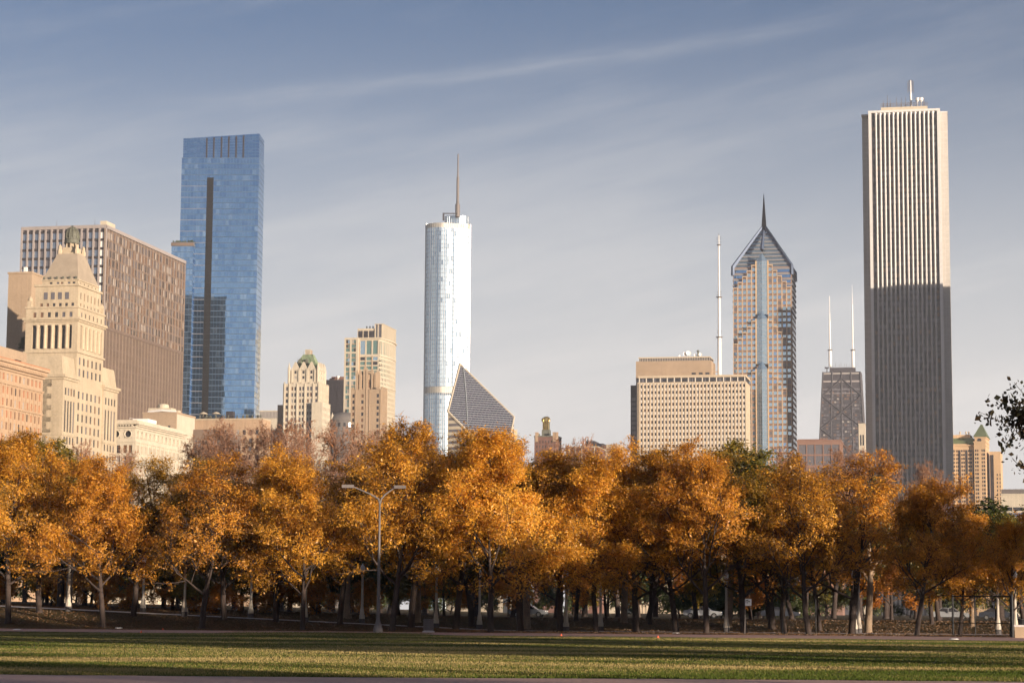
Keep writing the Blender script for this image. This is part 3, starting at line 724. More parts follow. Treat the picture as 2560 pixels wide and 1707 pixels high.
def round_window_block():
    b = Bld('oculus_office_block', 'cream block with a row of round windows under its cornice', 'building', *c10(312, 450), 880)
    L = b.E(*c10(950, 560))[0]; x0 = -34; z = lambda cy: b.S(*c10(312, cy))[1]
    zt = z(345); zo = z(450); zb = z(545); out = b.panes
    mb = MB()
    nE = 12; pE = L/nE; yc = [(i + .5)*pE for i in range(nE)]; xs_ = b.S(*c10(213, 445))[0]; pS = -xs_ - b.S(*c10(55, 445))[0]; pS = abs(b.S(*c10(55, 445))[0] - xs_)
    xc = [xs_ - i*pS for i in range(6) if xs_ - i*pS > x0 + 3]
    R = 1.28
    def ocul(o, u, cs, W_):
        n = (u[1], -u[0]); P = lambda a, zz, d=0.0: (o[0]+u[0]*a - n[0]*d, o[1]+u[1]*a - n[1]*d, zz)
        e = 0.0; K = 20
        for c in sorted(cs):
            a, c2_ = c - R*1.25, c + R*1.25
            mb.quad(P(e, zb), P(a, zb), P(a, zt), P(e, zt)); mb.quad(P(a, zb), P(c2_, zb), P(c2_, zo - R*1.25), P(a, zo - R*1.25)); mb.quad(P(a, zo + R*1.25), P(c2_, zo + R*1.25), P(c2_, zt), P(a, zt))
            for k in range(K):
                t0, t1 = 2*math.pi*k/K, 2*math.pi*(k+1)/K
                def sq(t): q = max(abs(math.cos(t)), abs(math.sin(t))); return (R*1.25*math.cos(t)/q, R*1.25*math.sin(t)/q)
                p0, p1 = sq(t0), sq(t1); q0, q1 = (R*math.cos(t0), R*math.sin(t0)), (R*math.cos(t1), R*math.sin(t1))
                mb.quad(P(c+p0[0], zo+p0[1]), P(c+p1[0], zo+p1[1]), P(c+q1[0], zo+q1[1]), P(c+q0[0], zo+q0[1]))
                mb.quad(P(c+q0[0], zo+q0[1]), P(c+q1[0], zo+q1[1]), P(c+q1[0], zo+q1[1], .6), P(c+q0[0], zo+q0[1], .6))
            w = MB(); cen = P(c, zo, .5); i = len(w.v)
            w.v += [P(c + R*math.cos(2*math.pi*k/K), zo + R*math.sin(2*math.pi*k/K), .5) for k in range(K)]; w.f.append(tuple(range(K)))
            b.part('round_window', w, M_['g_dark' if u[0] else 'g_pale'])
            rg = MB().tube([P(c + (R+.22)*math.cos(2*math.pi*k/K), zo + (R+.22)*math.sin(2*math.pi*k/K), -.05) for k in range(K+1)], [.2]*(K+1), 5)
            b.part('window_ring', rg, M_['white_stone'])
            e = c2_
        mb.quad(P(e, zb), P(W_, zb), P(W_, zt), P(e, zt))
    ocul((x0, 0), (1, 0), [c - x0 for c in xc], -x0); ocul((0, 0), (0, 1), yc, L)
    mb.quad((0, L, zb), (x0, L, zb), (x0, L, zt), (0, L, zt)); mb.quad((x0, L, zb), (x0, 0, zb), (x0, 0, zt), (x0, L, zt)); mb.quad((x0, 0, zt), (0, 0, zt), (0, L, zt), (x0, L, zt))
    rows = floors(zb - 1.6, 4.4, 3.2, 14); ec = []
    for y in yc: ec += [(y - 1.75, y - .75), (y - .5, y + .5), (y + .75, y + 1.75)]
    scs = []
    for x in sorted(xc): scs += [(x - x0 - 1.9, x - x0 - .35), (x - x0 + .35, x - x0 + 1.9)]
    mb.block(x0, 0, 0, L, -1, zb, S=(scs, sorted(rows)), E=(ec, sorted(rows)), depth=.5, out=out, roof=False)
    b.part('wall', mb, M_['white_stone'])
    co = MB().box(x0 - 2, 2.0, -2.0, L + 2, zt + .6, zt + 1.6).box(x0 - 1, 1.0, -1.0, L + 1, zt + 1.601, zt + 2.4).box(x0 - .6, .6, -.6, L + .6, zt - .8, zt - .2).box(x0 - .4, .4, -.4, L + .4, zb - .5, zb + .3)
    for i in range(int(L/1.2)): co.box(.0, 1.5, i*1.2 + .2, i*1.2 + .8, zt - .1, zt + .597)
    for i in range(28): co.box(x0 + i*1.2 + .2, x0 + i*1.2 + .8, -1.5, 0, zt - .1, zt + .597)
    b.part('cornice', co, M_['white_stone'])
    pil = MB()
    for i in range(nE + 1): pil.box(0, .3, max(0, i*pE - .55), min(L, i*pE + .55), 0, zb - .5)
    b.part('pilaster', pil, M_['white_stone'], kind='stuff')
    # rooftop structures
    zt2 = zt + 2.4
    b.part('roof_rail', MB().box(-3, -2.9, 1, 22, zt2 + .9, zt2 + 1.0).box(-3, -2.9, 1, 1.1, zt2, zt2 + 1).box(-3, -2.9, 11, 11.1, zt2, zt2 + 1).box(-3, -2.9, 22, 22.1, zt2, zt2 + 1), M_['white_paint'])
    b.part('roof_cabin', MB().box(-9, -2.5, 20, 30, zt2 - .8, zt2 + 2.3), M_['white_paint'])
    b.windows([(M_['g_brown'], 3), (M_['g_pale'], 3), (M_['g_dark'], 2)])
round_window_block()

def simple_block(name, label, cat, corner, dep, left, right_, top, mat, depthL=25, S=None, E=None, wm=None, coping=None, rot=None, zmin=12):
    """plain box: corner/left/right_/top are pixels of its SE edge, west end, east face end, roof"""
    b = Bld(name, label, cat, *corner, dep, rot)
    x0 = b.S(*left)[0]; L = b.E(*right_)[0] if right_ else depthL; L = max(4, min(L, 120)); zt = b.S(corner[0], top)[1]
    mb = MB(); W = -x0
    s = S(W, zt) if S else None; e = E(L, zt) if E else None
    mb.block(x0, 0, 0, L, -1, zt, S=s, E=e, out=b.panes, depth=.35)
    b.part('wall', mb, mat)
    b.part('coping', MB().box(x0 - .25, .25, -.25, L + .25, zt, zt + .7), coping or mat)
    if wm and b.panes: b.windows(wm, zmin=zmin)
    b.W, b.L, b.zt = W, L, zt
    return b

def tan_roof_block():
    b = simple_block('tan_roof_block', 'plain tan block with white end wall beyond the round-window block', 'building', c10(862, 250), 980, c10(415, 250), c10(1110, 250), c10(862, 178)[1], M_['tan'],
        S=lambda W, z: ([(W*.74, W*.82)], [(z - 6.6, z - 5.4)]), wm=[(M_['g_dark'], 1)])
    z = b.zt + .7
    b.part('white_gable', MB().box(.02, .1, .5, b.L - .5, 2, b.zt - .2), M_['white_stone'])
    b.part('cooling_unit', MB().box(-15, -4, 4, 10, z, z + 2.2).lathe(-9, 7, [(2.6, z + 2.2), (2.6, z + 3.6), (2.2, z + 4.1), (.4, z + 4.4)], 14).box(-3.4, -1, 5, 8, z, z + 1.2), M_['cream_conc'])
    b.part('duct', MB().tube([(-15, 4, z + .5), (-8, 3, z + 1.0), (-1.5, 3, z + .4)], [.5, .5, .5], 8), M_['white_paint'])
tan_roof_block()

def dark_curtain_block():
    b = Bld('dark_steel_office_block', 'dark steel and glass office block behind bare twigs', 'building', *c10(1338, 600), 1000)
    x0 = b.S(*c10(905, 600))[0]; zt = b.S(*c10(1338, 392))[1]; W = -x0; L = 40
    b.part('core', MB().box(x0, 0, 0, L, -1, zt - 4.5), M_['g_dark'])
    b.part('parapet', MB().box(x0 - .4, .4, -.4, L + .4, zt - 4.5, zt), M_['bronze'])
    g = MB(); o = []
    for i in range(10): g.box(x0 + i*W/9 - .22, x0 + i*W/9 + .22, -.3, .0, 0, zt - 4.5)
    for i in range(10): g.box(0, .3, i*L/9 - .22, i*L/9 + .22, 0, zt - 4.5)
    for k in range(int(zt/4)): g.box(x0, 0.1, -.12, 0.05, zt - 4.8 - k*4, zt - 4.5 - k*4)
    b.part('mullion', g, M_['bronze_light'], kind='stuff')
    for k in range(int((zt - 6)/4)):
        for i in range(9): o.append(((x0 + (i+.5)*W/9, -.04, zt - 6.8 - k*4), (1, 0), W/9 - .6, 3.4))
        for i in range(9): o.append(((.04, (i+.5)*L/9, zt - 6.8 - k*4), (0, 1), L/9 - .6, 3.4))
    b.windows([(M_['g_dark'], 4), (M_['g_grey'], 1)], panes=o, limit=120)
dark_curtain_block()

def terrace_block():
    b = simple_block('terrace_block', 'tan block with a rooftop terrace and parasols below the glass tower', 'building', c10(2010, 300), 1060, c10(1100, 300), c10(2120, 300), c10(2010, 258)[1], M_['terra'], coping=M_['lime'],
        S=lambda W, z: (even(10, 1, W - 1, 1.6), floors(z - 5, 4, 2.3, 6)), E=lambda L, z: (even(6, 1, L - 1, 1.4), floors(z - 4, 4, 2.3, 6)), wm=W_OLD)
    z = b.zt + .7
    rl = MB().box(-b.W, 0, .3, .36, z + 1.0, z + 1.08)
    for i in range(60): rl.box(-b.W + i*b.W/60, -b.W + i*b.W/60 + .06, .3, .36, z, z + 1.05)
    b.part('railing', rl, M_['black'], kind='stuff')
    r = random.Random(3)
    for i in range(26):
        x = -b.W*(.03 + .94*r.random()); h = .6 + r.random()*.9; y = .8 + r.random()*1.5
        b.part('planter', MB().box(x - .3, x + .3, y, y + .5, z, z + .5).lathe(x, y + .25, [(.32, z + .5), (.45, z + .5 + h*.5), (.2, z + .5 + h)], 6), M_['verdigris_dark'])
    for q in (1222, 1390):
        x = b.S(*c10(q, 240), 2)[0]
        b.part('parasol', MB().tube([(x, 2, z), (x, 2, z + 2.6)], [.06, .06], 5).lathe(x, 2, [(2.3, z + 2.3), (1.6, z + 2.9), (.7, z + 3.3), (.05, z + 3.5)], 10), M_['cream_conc'])
    x = b.S(*c10(1568, 220), 2)[0]; b.part('stair_hut', MB().box(x - 1.8, x + 1.8, 2, 5, z, z + 3.6), M_['dark_metal'])
terrace_block()
def sign_block():
    b = simple_block('pale_louvred_block', 'small pale block with a grey louvred roof band beside the white gothic tower', 'building', (705, 1080), 1500, (648, 1080), None, 1028, M_['white_stone'], depthL=20,
        S=lambda W, z: ([(W*.52, W*.56), (W*.76, W*.82)], [(z - 17, z - 9)]), wm=[(M_['g_brown'], 1)])
    l = MB()
    for i in range(16): l.box(-b.W + i*b.W/16, -b.W + i*b.W/16 + .3, -.5, -.25, b.zt - 4.5, b.zt - .2)
    l.box(-b.W, 0, -.24, -.1, b.zt - 4.6, b.zt - .1); b.part('louvre_band', l, M_['g_pale'], kind='stuff')
sign_block()

def gothic_tower():
    b = Bld('white_gothic_tower', 'white terracotta tower with green copper hipped roof and gables', 'tower', *c3(708, 1000), 1390)
    z = lambda cy, cx=708: b.S(*c3(cx, cy))[1]; X = lambda cx, y=0: b.S(*c3(cx, 950), y)[0]
    x0 = X(302); L = b.E(*c3(812, 900))[0]; W = -x0; zt = z(797); out = b.panes
    cols = [(X(q) - x0, X(q2) - x0) for q, q2 in ((331, 356), (394, 415), (427, 447), (482, 503), (515, 536), (569, 590), (602, 625), (661, 686))]
    rows = floors(z(833), z(833) - z(902), 2.35, 28)
    mb = MB().block(x0, 0, 0, L, -1, zt, S=(cols, rows), E=(even(7, .8, L - .8, 1.3), rows), out=out)
    b.part('wall', mb, M_['white_stone'])
    fin = MB()
    for q in (318, 372, 460, 548, 640, 700): fin.box(X(q) - .35, X(q) + .35, -.45, 0, 0, zt + 1.2)
    for i in range(8): fin.box(0, .4, .8 + i*(L-1.6)/7 - .3, .8 + i*(L-1.6)/7 + .3, 0, zt + .8)
    b.part('pier', fin, M_['white_stone'], kind='stuff')
    # east lower wing
    ya = b.E(*c3(742, 1100), 3)[0]; yb = b.E(*c3(832, 1100), 3)[0]; zw = b.E(*c3(780, 1018), 3)[1]
    mw = MB().block(-4, 3, ya, yb, -1, zw, E=(even(6, .5, yb - ya - .5, 1.2), floors(zw - 3, 3.9, 2.2, 16)), out=out); b.part('east_wing', mw, M_['white_stone'])
    b.part('west_wing', MB().box(x0 - 6, x0 - .02, 8, L, -1, z(1020)), M_['tan'])
    # upper block
    ux0, ux1 = X(366, 2.5), X(690, 2.5); uy0, uy1 = 2.5, L - 2.5; zg = z(640); uw = ux1 - ux0; ul = uy1 - uy0
    um = MB().block(ux0, ux1, uy0, uy1, zt + .01, zg, S=([(X(q, 2.5) - ux0 - .75, X(q, 2.5) - ux0 + .75) for q in (437, 526, 615)], [(z(740), z(708)), (z(682), z(648))]),
                    E=(even(3, 1, ul - 1, 1.3), [(z(740), z(708)), (z(682), z(648))]), out=out); b.part('upper_wall', um, M_['white_stone'])
    for q in (437, 526, 615):
        x = X(q, 2.5); b.part('gable', MB().prism([(x - 2.1, uy0 - .4), (x + 2.1, uy0 - .4), (x + 2.1, uy0 + 1), (x - 2.1, uy0 + 1)], zg, zg + 1.6).frustum(x - 2.1, x + 2.1, uy0 - .4, uy0 + 1, zg + 1.6, x - .25, x + .25, uy0 - .4, uy0 + 1, zg + 5.2), M_['white_stone'])
        for s in (-1, 1): b.part('gable_pier', MB().box(x + s*2.35 - .3, x + s*2.35 + .3, uy0 - .6, uy0, zt + .5, zg + 1.2), M_['white_stone'])
    for k in range(3):
        y = uy0 + ul*(.2 + .3*k); b.part('gable', MB().frustum(ux1 - 1, ux1 + .4, y - 2, y + 2, zg, ux1 - 1, ux1 + .4, y - .25, y + .25, zg + 5.0), M_['white_stone'])
    for (x, y) in ((ux0, uy0), (ux1, uy0), (ux1, uy1)): b.part('pinnacle', MB().lathe(x, y, [(.9, zt), (.9, zg + 1.5), (.6, zg + 2.2), (.05, zg + 5)], 6), M_['white_stone'])
    zr = z(455); cx = X(562, 6); cy = (uy0 + uy1)/2
    rx0, rx1 = X(512, 6), X(612, 6)
    roof = b.part('roof', MB().frustum(ux0 + .8, ux1 - .8, uy0 + .8, uy1 - .8, zg - .5, rx0, rx1, cy - 2.2, cy + 2.2, zr), M_['verdigris'])
    rd = MB()
    for i in range(12):
        t = i/11; rd.tube([(ux0 + .8 + t*(ux1-ux0-1.6), uy0 + .8, zg - .5), (rx0 + t*(rx1-rx0), cy - 2.2, zr)], [.14, .14], 4)
        rd.tube([(ux1 - .8, uy0 + .8 + t*(uy1-uy0-1.6), zg - .5), (rx1, cy - 2.2 + t*4.4, zr)], [.14, .14], 4)
    b.part('roof_seam', rd, M_['verdigris'], kind='stuff', parent=roof)
    for q in (492, 573):
        x, zz = b.S(*c3(q, 560), uy0 + 3.4)[0], z(570)
        b.part('dormer', MB().box(x - .9, x + .9, uy0 + 2.2, uy0 + 5, zz, zz + 2.2).frustum(x - 1.1, x + 1.1, uy0 + 2.0, uy0 + 5.2, zz + 2.2, x - .1, x + .1, uy0 + 2.0, uy0 + 5.2, zz + 3.4), M_['verdigris_dark'])
    ch = b.part('chimney', MB().box(X(532, 6), X(592, 6), cy - 2, cy + 2, zr - 6, z(402)), M_['tan'])
    cs = MB()
    for q in (534, 548, 562, 576, 590): cs.box(X(q, 6) - .25, X(q, 6) + .25, cy - 2.3, cy - 2.01, zr - 6, z(398))
    b.part('chimney_fin', cs, M_['white_stone'], kind='stuff', parent=ch)
    for q in (447, 515, 610): b.part('finial', MB().tube([(X(q, 4), uy0 + 3, zg), (X(q, 4), uy0 + 3, z(500 if q == 447 else 425))], [.2, .05], 5), M_['verdigris_dark'])
    b.windows(W_OLD)
gothic_tower()

def dark_mullion_block():
    b = Bld('dark_mullioned_office', 'dark purple-brown office block between the gothic tower and the curved block', 'building', *c3(1010, 900), 1620)
    x0 = b.S(*c3(752, 900))[0]; zt = b.S(*c3(1010, 757))[1]; W = -x0
    b.part('core', MB().box(x0, 0, 0, 30, -1, zt - 1), M_['g_dark'])
    g = MB(); n = 18
    for i in range(n + 1): g.box(x0 + i*W/n - .35, x0 + i*W/n + .35, -.5, 0, 0, zt - .6)
    for k in range(9): g.box(x0, 0, -.2, 0, zt - 30 - k*6.3, zt - 27 - k*6.3)
    b.part('mullion', g, M_['dark_steel'], kind='stuff'); b.part('roof_edge', MB().box(x0 - .4, .4, -.6, 30.4, zt - 1, zt), M_['dark_steel'])
    zp = b.S(*c3(1010, 712))[1]; xp = b.S(*c3(845, 730), 6)[0]
    b.part('penthouse', MB().box(xp, 0, 6, 24, zt, zp).box(xp - 1.5, xp, 6, 10, zp - 2.6, zp - 1.2), M_['red_brick'])
    xd = b.S(*c3(918, 742), 2)[0]; b.part('dish', MB().lathe(xd, 2, [(.3, zt), (.3, zt + 1), (1.3, zt + 2), (1.5, zt + 3)], 10), M_['white_paint'])
    # small domed cupola building in front; grey colour stands in for its shade
    d = Bld('domed_cupola_block', 'small stone dome in shade-grey colour low between the gothic tower and curved block', 'building', *c3(935, 1200), 1450)
    R = 11.0; z0 = d.S(*c3(935, 1205))[1]; z1 = d.S(*c3(935, 1105))[1]
    d.part('drum', MB().lathe(0, R, [(R, -1), (R, z0 - .6), (R + .6, z0 - .6), (R + .6, z0)], 24), M_['roofing'])
    dm = d.part('dome', MB().lathe(0, R, [(R*math.cos(t*math.pi/16), z0 + (z1-z0)*math.sin(t*math.pi/16)) for t in range(8)] + [(.3, z1), (.1, z1 + 1.5)], 24), M_['roofing'], smooth=True)
    for k in range(11):
        a = math.pi + k*math.pi/10; q = MB().box(-.7, .7, -.15, .15, -1.3, 1.3).mesh('drum_window', M_['g_dark'])
        o = bpy.data.objects.new('drum_window', q); col.objects.link(o); o.parent = d.root; o.location = (R*1.0*math.cos(a), R + R*math.sin(a), z0 - 3.2); o.rotation_euler = (0, 0, a + math.pi/2)
    xp = d.S(*c3(853, 1200), 3)[0]; d.part('pinnacle', MB().lathe(xp, 3, [(1.2, -1), (1.2, z0), (1.5, z0 + .3), (.9, z0 + 3), (.1, z0 + 5)], 8), M_['white_stone'])
dark_mullion_block()

def curved_block():
    b = Bld('curved_apartment_tower', 'cream apartment tower with green windows and curved ribbed side', 'tower', *c3(1378, 600), 1480)
    z = lambda cy, cx=1378: b.S(*c3(cx, cy))[1]; X = lambda cx, y=0: b.S(*c3(cx, 500), y)[0]
    out = b.panes; zt = z(300)
    # recessed middle of the south front
    xm = X(1148); fl = z(510) - z(565); fl = (z(560) - z(612))
    colsS = [(X(q) - xm, X(q2) - xm) for q, q2 in ((1166, 1220), (1236, 1292), (1308, 1362))]
    rows = [(z(470), z(318))] + [(zz, zz + fl*.72) for zz in [z(538) - k*fl for k in range(34)] if zz > 2]
    # curved side in straight facets
    L = 40.0; K = 8; pts = []
    for i in range(K + 1):
        t = i/K; pts.append((2.8*math.sin(math.pi*t*.85) , L*t))
    wall = MB()
    wall.punch((xm, 0), (1, 0), -xm, -1, zt, colsS, sorted(rows), .5, out)
    frows = [(z(500), z(325))] + [(zz, zz + fl*.66) for zz in [z(555) - k*fl for k in range(34)] if zz > 2]
    for i in range(K):
        p, q = pts[i], pts[i+1]; w = math.hypot(q[0]-p[0], q[1]-p[1]); u = ((q[0]-p[0])/w, (q[1]-p[1])/w)
        wall.punch(p, u, w, -1, zt, [(w*.10, w*.40), (w*.60, w*.90)], sorted(frows), .5, out)
    poly = [(xm, 0)] + pts + [(xm, L)]
    i = len(wall.v); wall.v += [(p[0], p[1], zt) for p in poly]; wall.f.append(tuple(i + k for k in range(len(poly))))
    wall.quad(( pts[-1][0], L, -1), (xm, L, -1), (xm, L, zt), (pts[-1][0], L, zt))
    b.part('wall', wall, M_['cream_conc'])
    # brown brick infill panel between first columns
    b.part('brick_panel', MB().box(X(1150), X(1163), -.12, -.01, 4, z(300) - 2).box(X(1224), X(1233), -.12, -.01, 4, z(490)).box(X(1296), X(1305), -.12, -.01, 4, z(490)), M_['terra'])
    # west slab standing forward
    yw = -2.0; xa, xb = X(988, yw), X(1143, yw); zs = z(286); ws = xb - xa
    slab = MB(); fl2 = (z(485) - z(640))
    rws = []
    for k in range(9):
        top = z(308) - k*fl2*1.0
        if top - fl2*.87 > 2: rws.append((top - fl2*.87, top))
    slab.block(xa, xb, yw, 18, -1, zs, S=([(ws*.11, ws*.39), (ws*.51, ws*.83)], sorted(rws)), out=(po := []), depth=.5); b.part('west_slab', slab, M_['cream_conc'])
    # split each tall opening into panes and spandrels
    o2 = []
    for (c, u, w, h) in po:
        for k, (f0, f1, _m) in enumerate(((.0, .30, 0), (.34, .62, 1), (.70, 1.0, 2))):
            for s in (-.25, .25): o2.append(((c[0] + s*w, c[1], c[2] - h/2 + h*(f0+f1)/2), u, w/2 - .12, h*(f1-f0)))
        b.part('spandrel_panel', MB().box(c[0]-w/2, c[0]+w/2, c[1] + .06, c[1] + .12, c[2]-h/2, c[2]+h/2), M_['terra'])
    MIX = [(M_['g_teal'], 6), (M_['g_dark'], 2), (M_['g_sky'], 1), (M_['g_pale'], 1)]
    b.windows(MIX, panes=o2); b.windows(MIX, panes=out, limit=300); b.panes = []
    bands = MB()
    for q in (480, 820, 1140):
        zz = z(q)
        for i in range(K):
            p, r = pts[i], pts[i+1]; w = math.hypot(r[0]-p[0], r[1]-p[1]); n = ((r[1]-p[1])/w*.3, -(r[0]-p[0])/w*.3)
            bands.prism([p, (p[0]+n[0], p[1]+n[1]), (r[0]+n[0], r[1]+n[1]), r], zz - .7, zz + .7)
    b.part('belt_course', bands, M_['cream_conc'])
    cn = MB().prism([(xm - .3, -.7)] + [(p[0] + .8, p[1] - (.7 if k == 0 else 0)) for k, p in enumerate(pts)] + [(xm - .3, L)], zt, zt + .9); b.part('cornice', cn, M_['cream_conc'])
    # penthouse: dark louvres and ribbed screen
    pa, pb, pc = X(1132, 5), X(1330, 5), X(1412, 5); zp = z(170); zq = z(120)
    b.part('plant_room', MB().box(pa, pb, 5.2, 26, zt + .9, zp), M_['cream_conc'])
    for q, q2 in ((1143, 1190), (1204, 1250), (1264, 1322)): b.part('louvre', MB().box(X(q, 5), X(q2, 5), 5.0, 5.19, zt + 1.6, zp - 1.6), M_['dark_metal'])
    b.part('screen', MB().box(pb, pc, 5, 40, zt + .9, zq - .4), M_['g_grey'])
    rb = MB()
    for q in (1332, 1364, 1408): rb.box(X(q, 5) - .3, X(q, 5) + .3, 4.5, 5.0, zt + .9, zq)
    for i in range(12): rb.box(pc, pc + .8, 5 + i*3 , 5.9 + i*3, zt + .9, zq)
    rb.box(pb - .3, pc + .8, 4.5, 41, zq - .4, zq)
    b.part('screen_rib', rb, M_['cream_conc'], kind='stuff')
    for i in range(5): b.part('roof_vent', MB().lathe(pa + 6 + i*2.2, 7, [(.4, zp), (.4, zp + 1.2), (.7, zp + 1.3), (.1, zp + 1.9)], 8), M_['black'])
    bal = MB()
    for k in range(3): bal.box(X(1380), X(1404) , -.5, .0, z(545) - k*fl - .4, z(545) - k*fl)
    b.part('balcony', bal, M_['dark_metal'])
curved_block()

def brick_setback_tower():
    b = Bld('tan_setback_tower', 'tan stone tower with pinnacled setbacks in front of the curved tower', 'tower', *c3(1400, 1000), 1210)
    z = lambda cy, cx=1400: b.S(*c3(cx, cy))[1]; X = lambda cx, y=0: b.S(*c3(cx, 1000), y)[0]
    x0 = X(1062); L = b.E(*c3(1464, 1050))[0]; W = -x0; zt = z(862); out = b.panes; pit = z(915) - z(983)
    cols = [(X(q) - x0, X(q2) - x0) for q, q2 in ((1078, 1102), (1178, 1204), (1350, 1376))]
    rows = floors(z(915), pit, 2.0, 22)
    mb = MB().block(x0, 0, 0, L, -1, zt, S=(cols, rows), E=(even(6, .8, L - .8, 1.1), rows), out=out)
    b.part('wall', mb, M_['tan'])
    fin = MB()
    for q in (1115, 1232, 1270, 1395): fin.box(X(q) - .15, X(q) + .15, -.25, 0, 0, zt + .2)
    for i in range(7): fin.box(0, .45, .8 + i*(L-1.6)/6 - .35, .8 + i*(L-1.6)/6 + .35, 0, zt + 1.5)
    b.part('pier', fin, M_['tan'], kind='stuff')
    # upper stage
    y1, y2 = 2.0, L - 3; xa, xb = X(1122, y1), X(1338, y1); zu = z(690); w = xb - xa
    um = MB().block(xa, xb, y1, y2, zt, zu, S=([(X(q, y1) - xa, X(q2, y1) - xa) for q, q2 in ((1184, 1207), (1222, 1245), (1256, 1279))], [(z(838), z(752))]), E=(even(4, .6, y2 - y1 - .6, 1.0), [(z(835), z(760))]), out=out)
    b.part('upper_wall', um, M_['tan'])
    for q, t in ((1128, 655), (1165, 650), (1210, 620), (1238, 630), (1300, 645), (1335, 680)):
        x = X(q, y1); b.part('buttress', MB().box(x - .55, x + .55, y1 - .5, y1 + .6, zt, z(t) - 1).frustum(x - .55, x + .55, y1 - .5, y1 + .6, z(t) - 1, x - .2, x + .2, y1 - .1, y1 + .2, z(t) + .8), M_['tan'])
    for i in range(4):
        y = y1 + 1 + i*(y2 - y1 - 2)/3; b.part('buttress', MB().box(xb, xb + .7, y - .5, y + .5, zt, zu + .5).frustum(xb, xb + .7, y - .5, y + .5, zu + .5, xb + .2, xb + .5, y - .1, y + .1, zu + 2), M_['tan'])
    cx0, cx1 = X(1165, 5), X(1310, 5); b.part('crown', MB().box(cx0, cx1, 5, y2 - 2, zu, z(652)), M_['tan'])
    for q in (1080, 1362): b.part('parapet_arch', MB().box(X(q) - .9, X(q) + .9, -.3, .4, zt, zt + 1.2), M_['tan'])
    b.windows([(M_['g_dark'], 6), (M_['g_brown'], 3)])
brick_setback_tower()

def silver_tower():
    b = Bld('silver_rounded_tower', 'tall silver glass tower with rounded end and slim spire', 'tower', *c4(158, 900), 2035, rot=0.0)
    a = rad(180 - SUN_ANG)/2 - rad(9.3)
    n = Vector((math.sin(a), -math.cos(a))); u = Vector((math.cos(a), math.sin(a)))
    zt = b.S(*c4(158, 386))[1]; zb1 = b.S(*c4(158, 415))[1]; zc0, zc1 = b.S(*c4(158, 1262))[1], b.S(*c4(158, 1230))[1]
    flat = 21.0; R = 14.3; r = 5.6
    A = Vector((0, 0)); B = u*flat; cl = A - n*R; crr = B - n*r
    def arc(c, rad_, t0, t1, k):
        return [(c.x + rad_*math.sin(t0 + (t1-t0)*i/k), c.y - rad_*math.cos(t0 + (t1-t0)*i/k)) for i in range(k + 1)]
    left = arc(cl, R, rad(-100), a, 13); fl_ = [(u.x*flat*i/12, u.y*flat*i/12) for i in range(1, 12)]; right = arc(crr, r, a, rad(110), 6)
    front = left + fl_ + right
    back = [(right[-1][0] - 2, right[-1][1] + 30), (left[0][0] + 2, left[0][1] + 28)]
    poly = front + back; inner = [(p[0]*.99 + .2, p[1] + .25) for p in poly]
    b.part('core', MB().prism(inner, -1, zt - .3), M_['g_silverdark'])
    panes = []; panes2 = []; rr_ = random.Random(6); fh = 3.95; nf = int(zt/fh); fins = MB(); band = MB()
    for i in range(len(front) - 1):
        p, q = Vector(front[i]), Vector(front[i+1]); w = (q-p).length; uu = (q-p)/w; mid = (p+q)/2
        nn = Vector((uu.y, -uu.x)); pp = p + nn*.35
        fins.prism([tuple(p - uu*.14), tuple(pp - uu*.10), tuple(pp + uu*.10), tuple(p + uu*.14)], 0, zt + .4)
        dark = rr_.random() < .3
        for k in range(nf):
            zz = zt - (k + .5)*fh
            if zz > zb1 or zc0 < zz < zc1: continue
            (panes2 if dark or rr_.random() < .05 else panes).append(((mid.x, mid.y, zz), tuple(uu), w - .34, fh - .42))
        for (z0, z1_) in ((zb1, zt), (zc0, zc1)):
            band.quad((p.x, p.y, z0), (q.x, q.y, z0), (q.x, q.y, z1_), (p.x, p.y, z1_))
    b.part('fin', fins, M_['silver'], kind='stuff')
    b.part('mechanical_band', band, rough_mat('beige louvre metal', (.46, .42, .36), .15, .3, rough=.4, metallic=.4))
    b.windows([(M_['g_silver'], 1)], panes=panes, limit=200, name='glass_panel', jitter=.008, zmin=150)
    b.windows([(M_['g_silver2'], 1)], panes=panes2, limit=100, name='glass_panel', jitter=.008, zmin=150)
    # upper tier
    xa, xb = b.S(*c4(167, 360), 9)[0], b.S(*c4(290, 360), 9)[0]; z2 = b.S(*c4(230, 341), 9)[1]
    ca, ra = Vector(((xa+xb)/2, 9 + 14)), (xb - xa)/2
    tp = [(ca.x + ra*math.sin(t*math.pi/14 - math.pi/2), ca.y - ra*.55*math.cos(t*math.pi/14 - math.pi/2)) for t in range(15)] + [(xb, ca.y + 10), (xa, ca.y + 10)]
    b.part('crown_tier', MB().prism(tp, zt - .3, z2), M_['g_silver'])
    cf = MB()
    for p in tp[:15]: cf.box(p[0] - .15, p[0] + .15, p[1] - .35, p[1], zt, z2 + .5)
    b.part('crown_fin', cf, M_['silver'], kind='stuff')
    xs = b.S(*c4(235, 330), 14)[0]; zz = lambda cy: b.S(*c4(235, cy), 14)[1]
    b.part('spire', MB().lathe(xs, 14, [(2.2, z2 - 2), (2.2, zz(290)), (1.3, zz(288)), (1.2, zz(150)), (.7, zz(148)), (.6, zz(34)), (.2, zz(30))], 12), M_['galv'], smooth=False)
    b.part('roof_crane', MB().box(xs - 14, xs, 11, 12, z2 + .5, z2 + 1.4).box(xs - 14, xs - 12.4, 11, 12, z2 - 6, z2 + .5), M_['dark_metal'])
silver_tower()

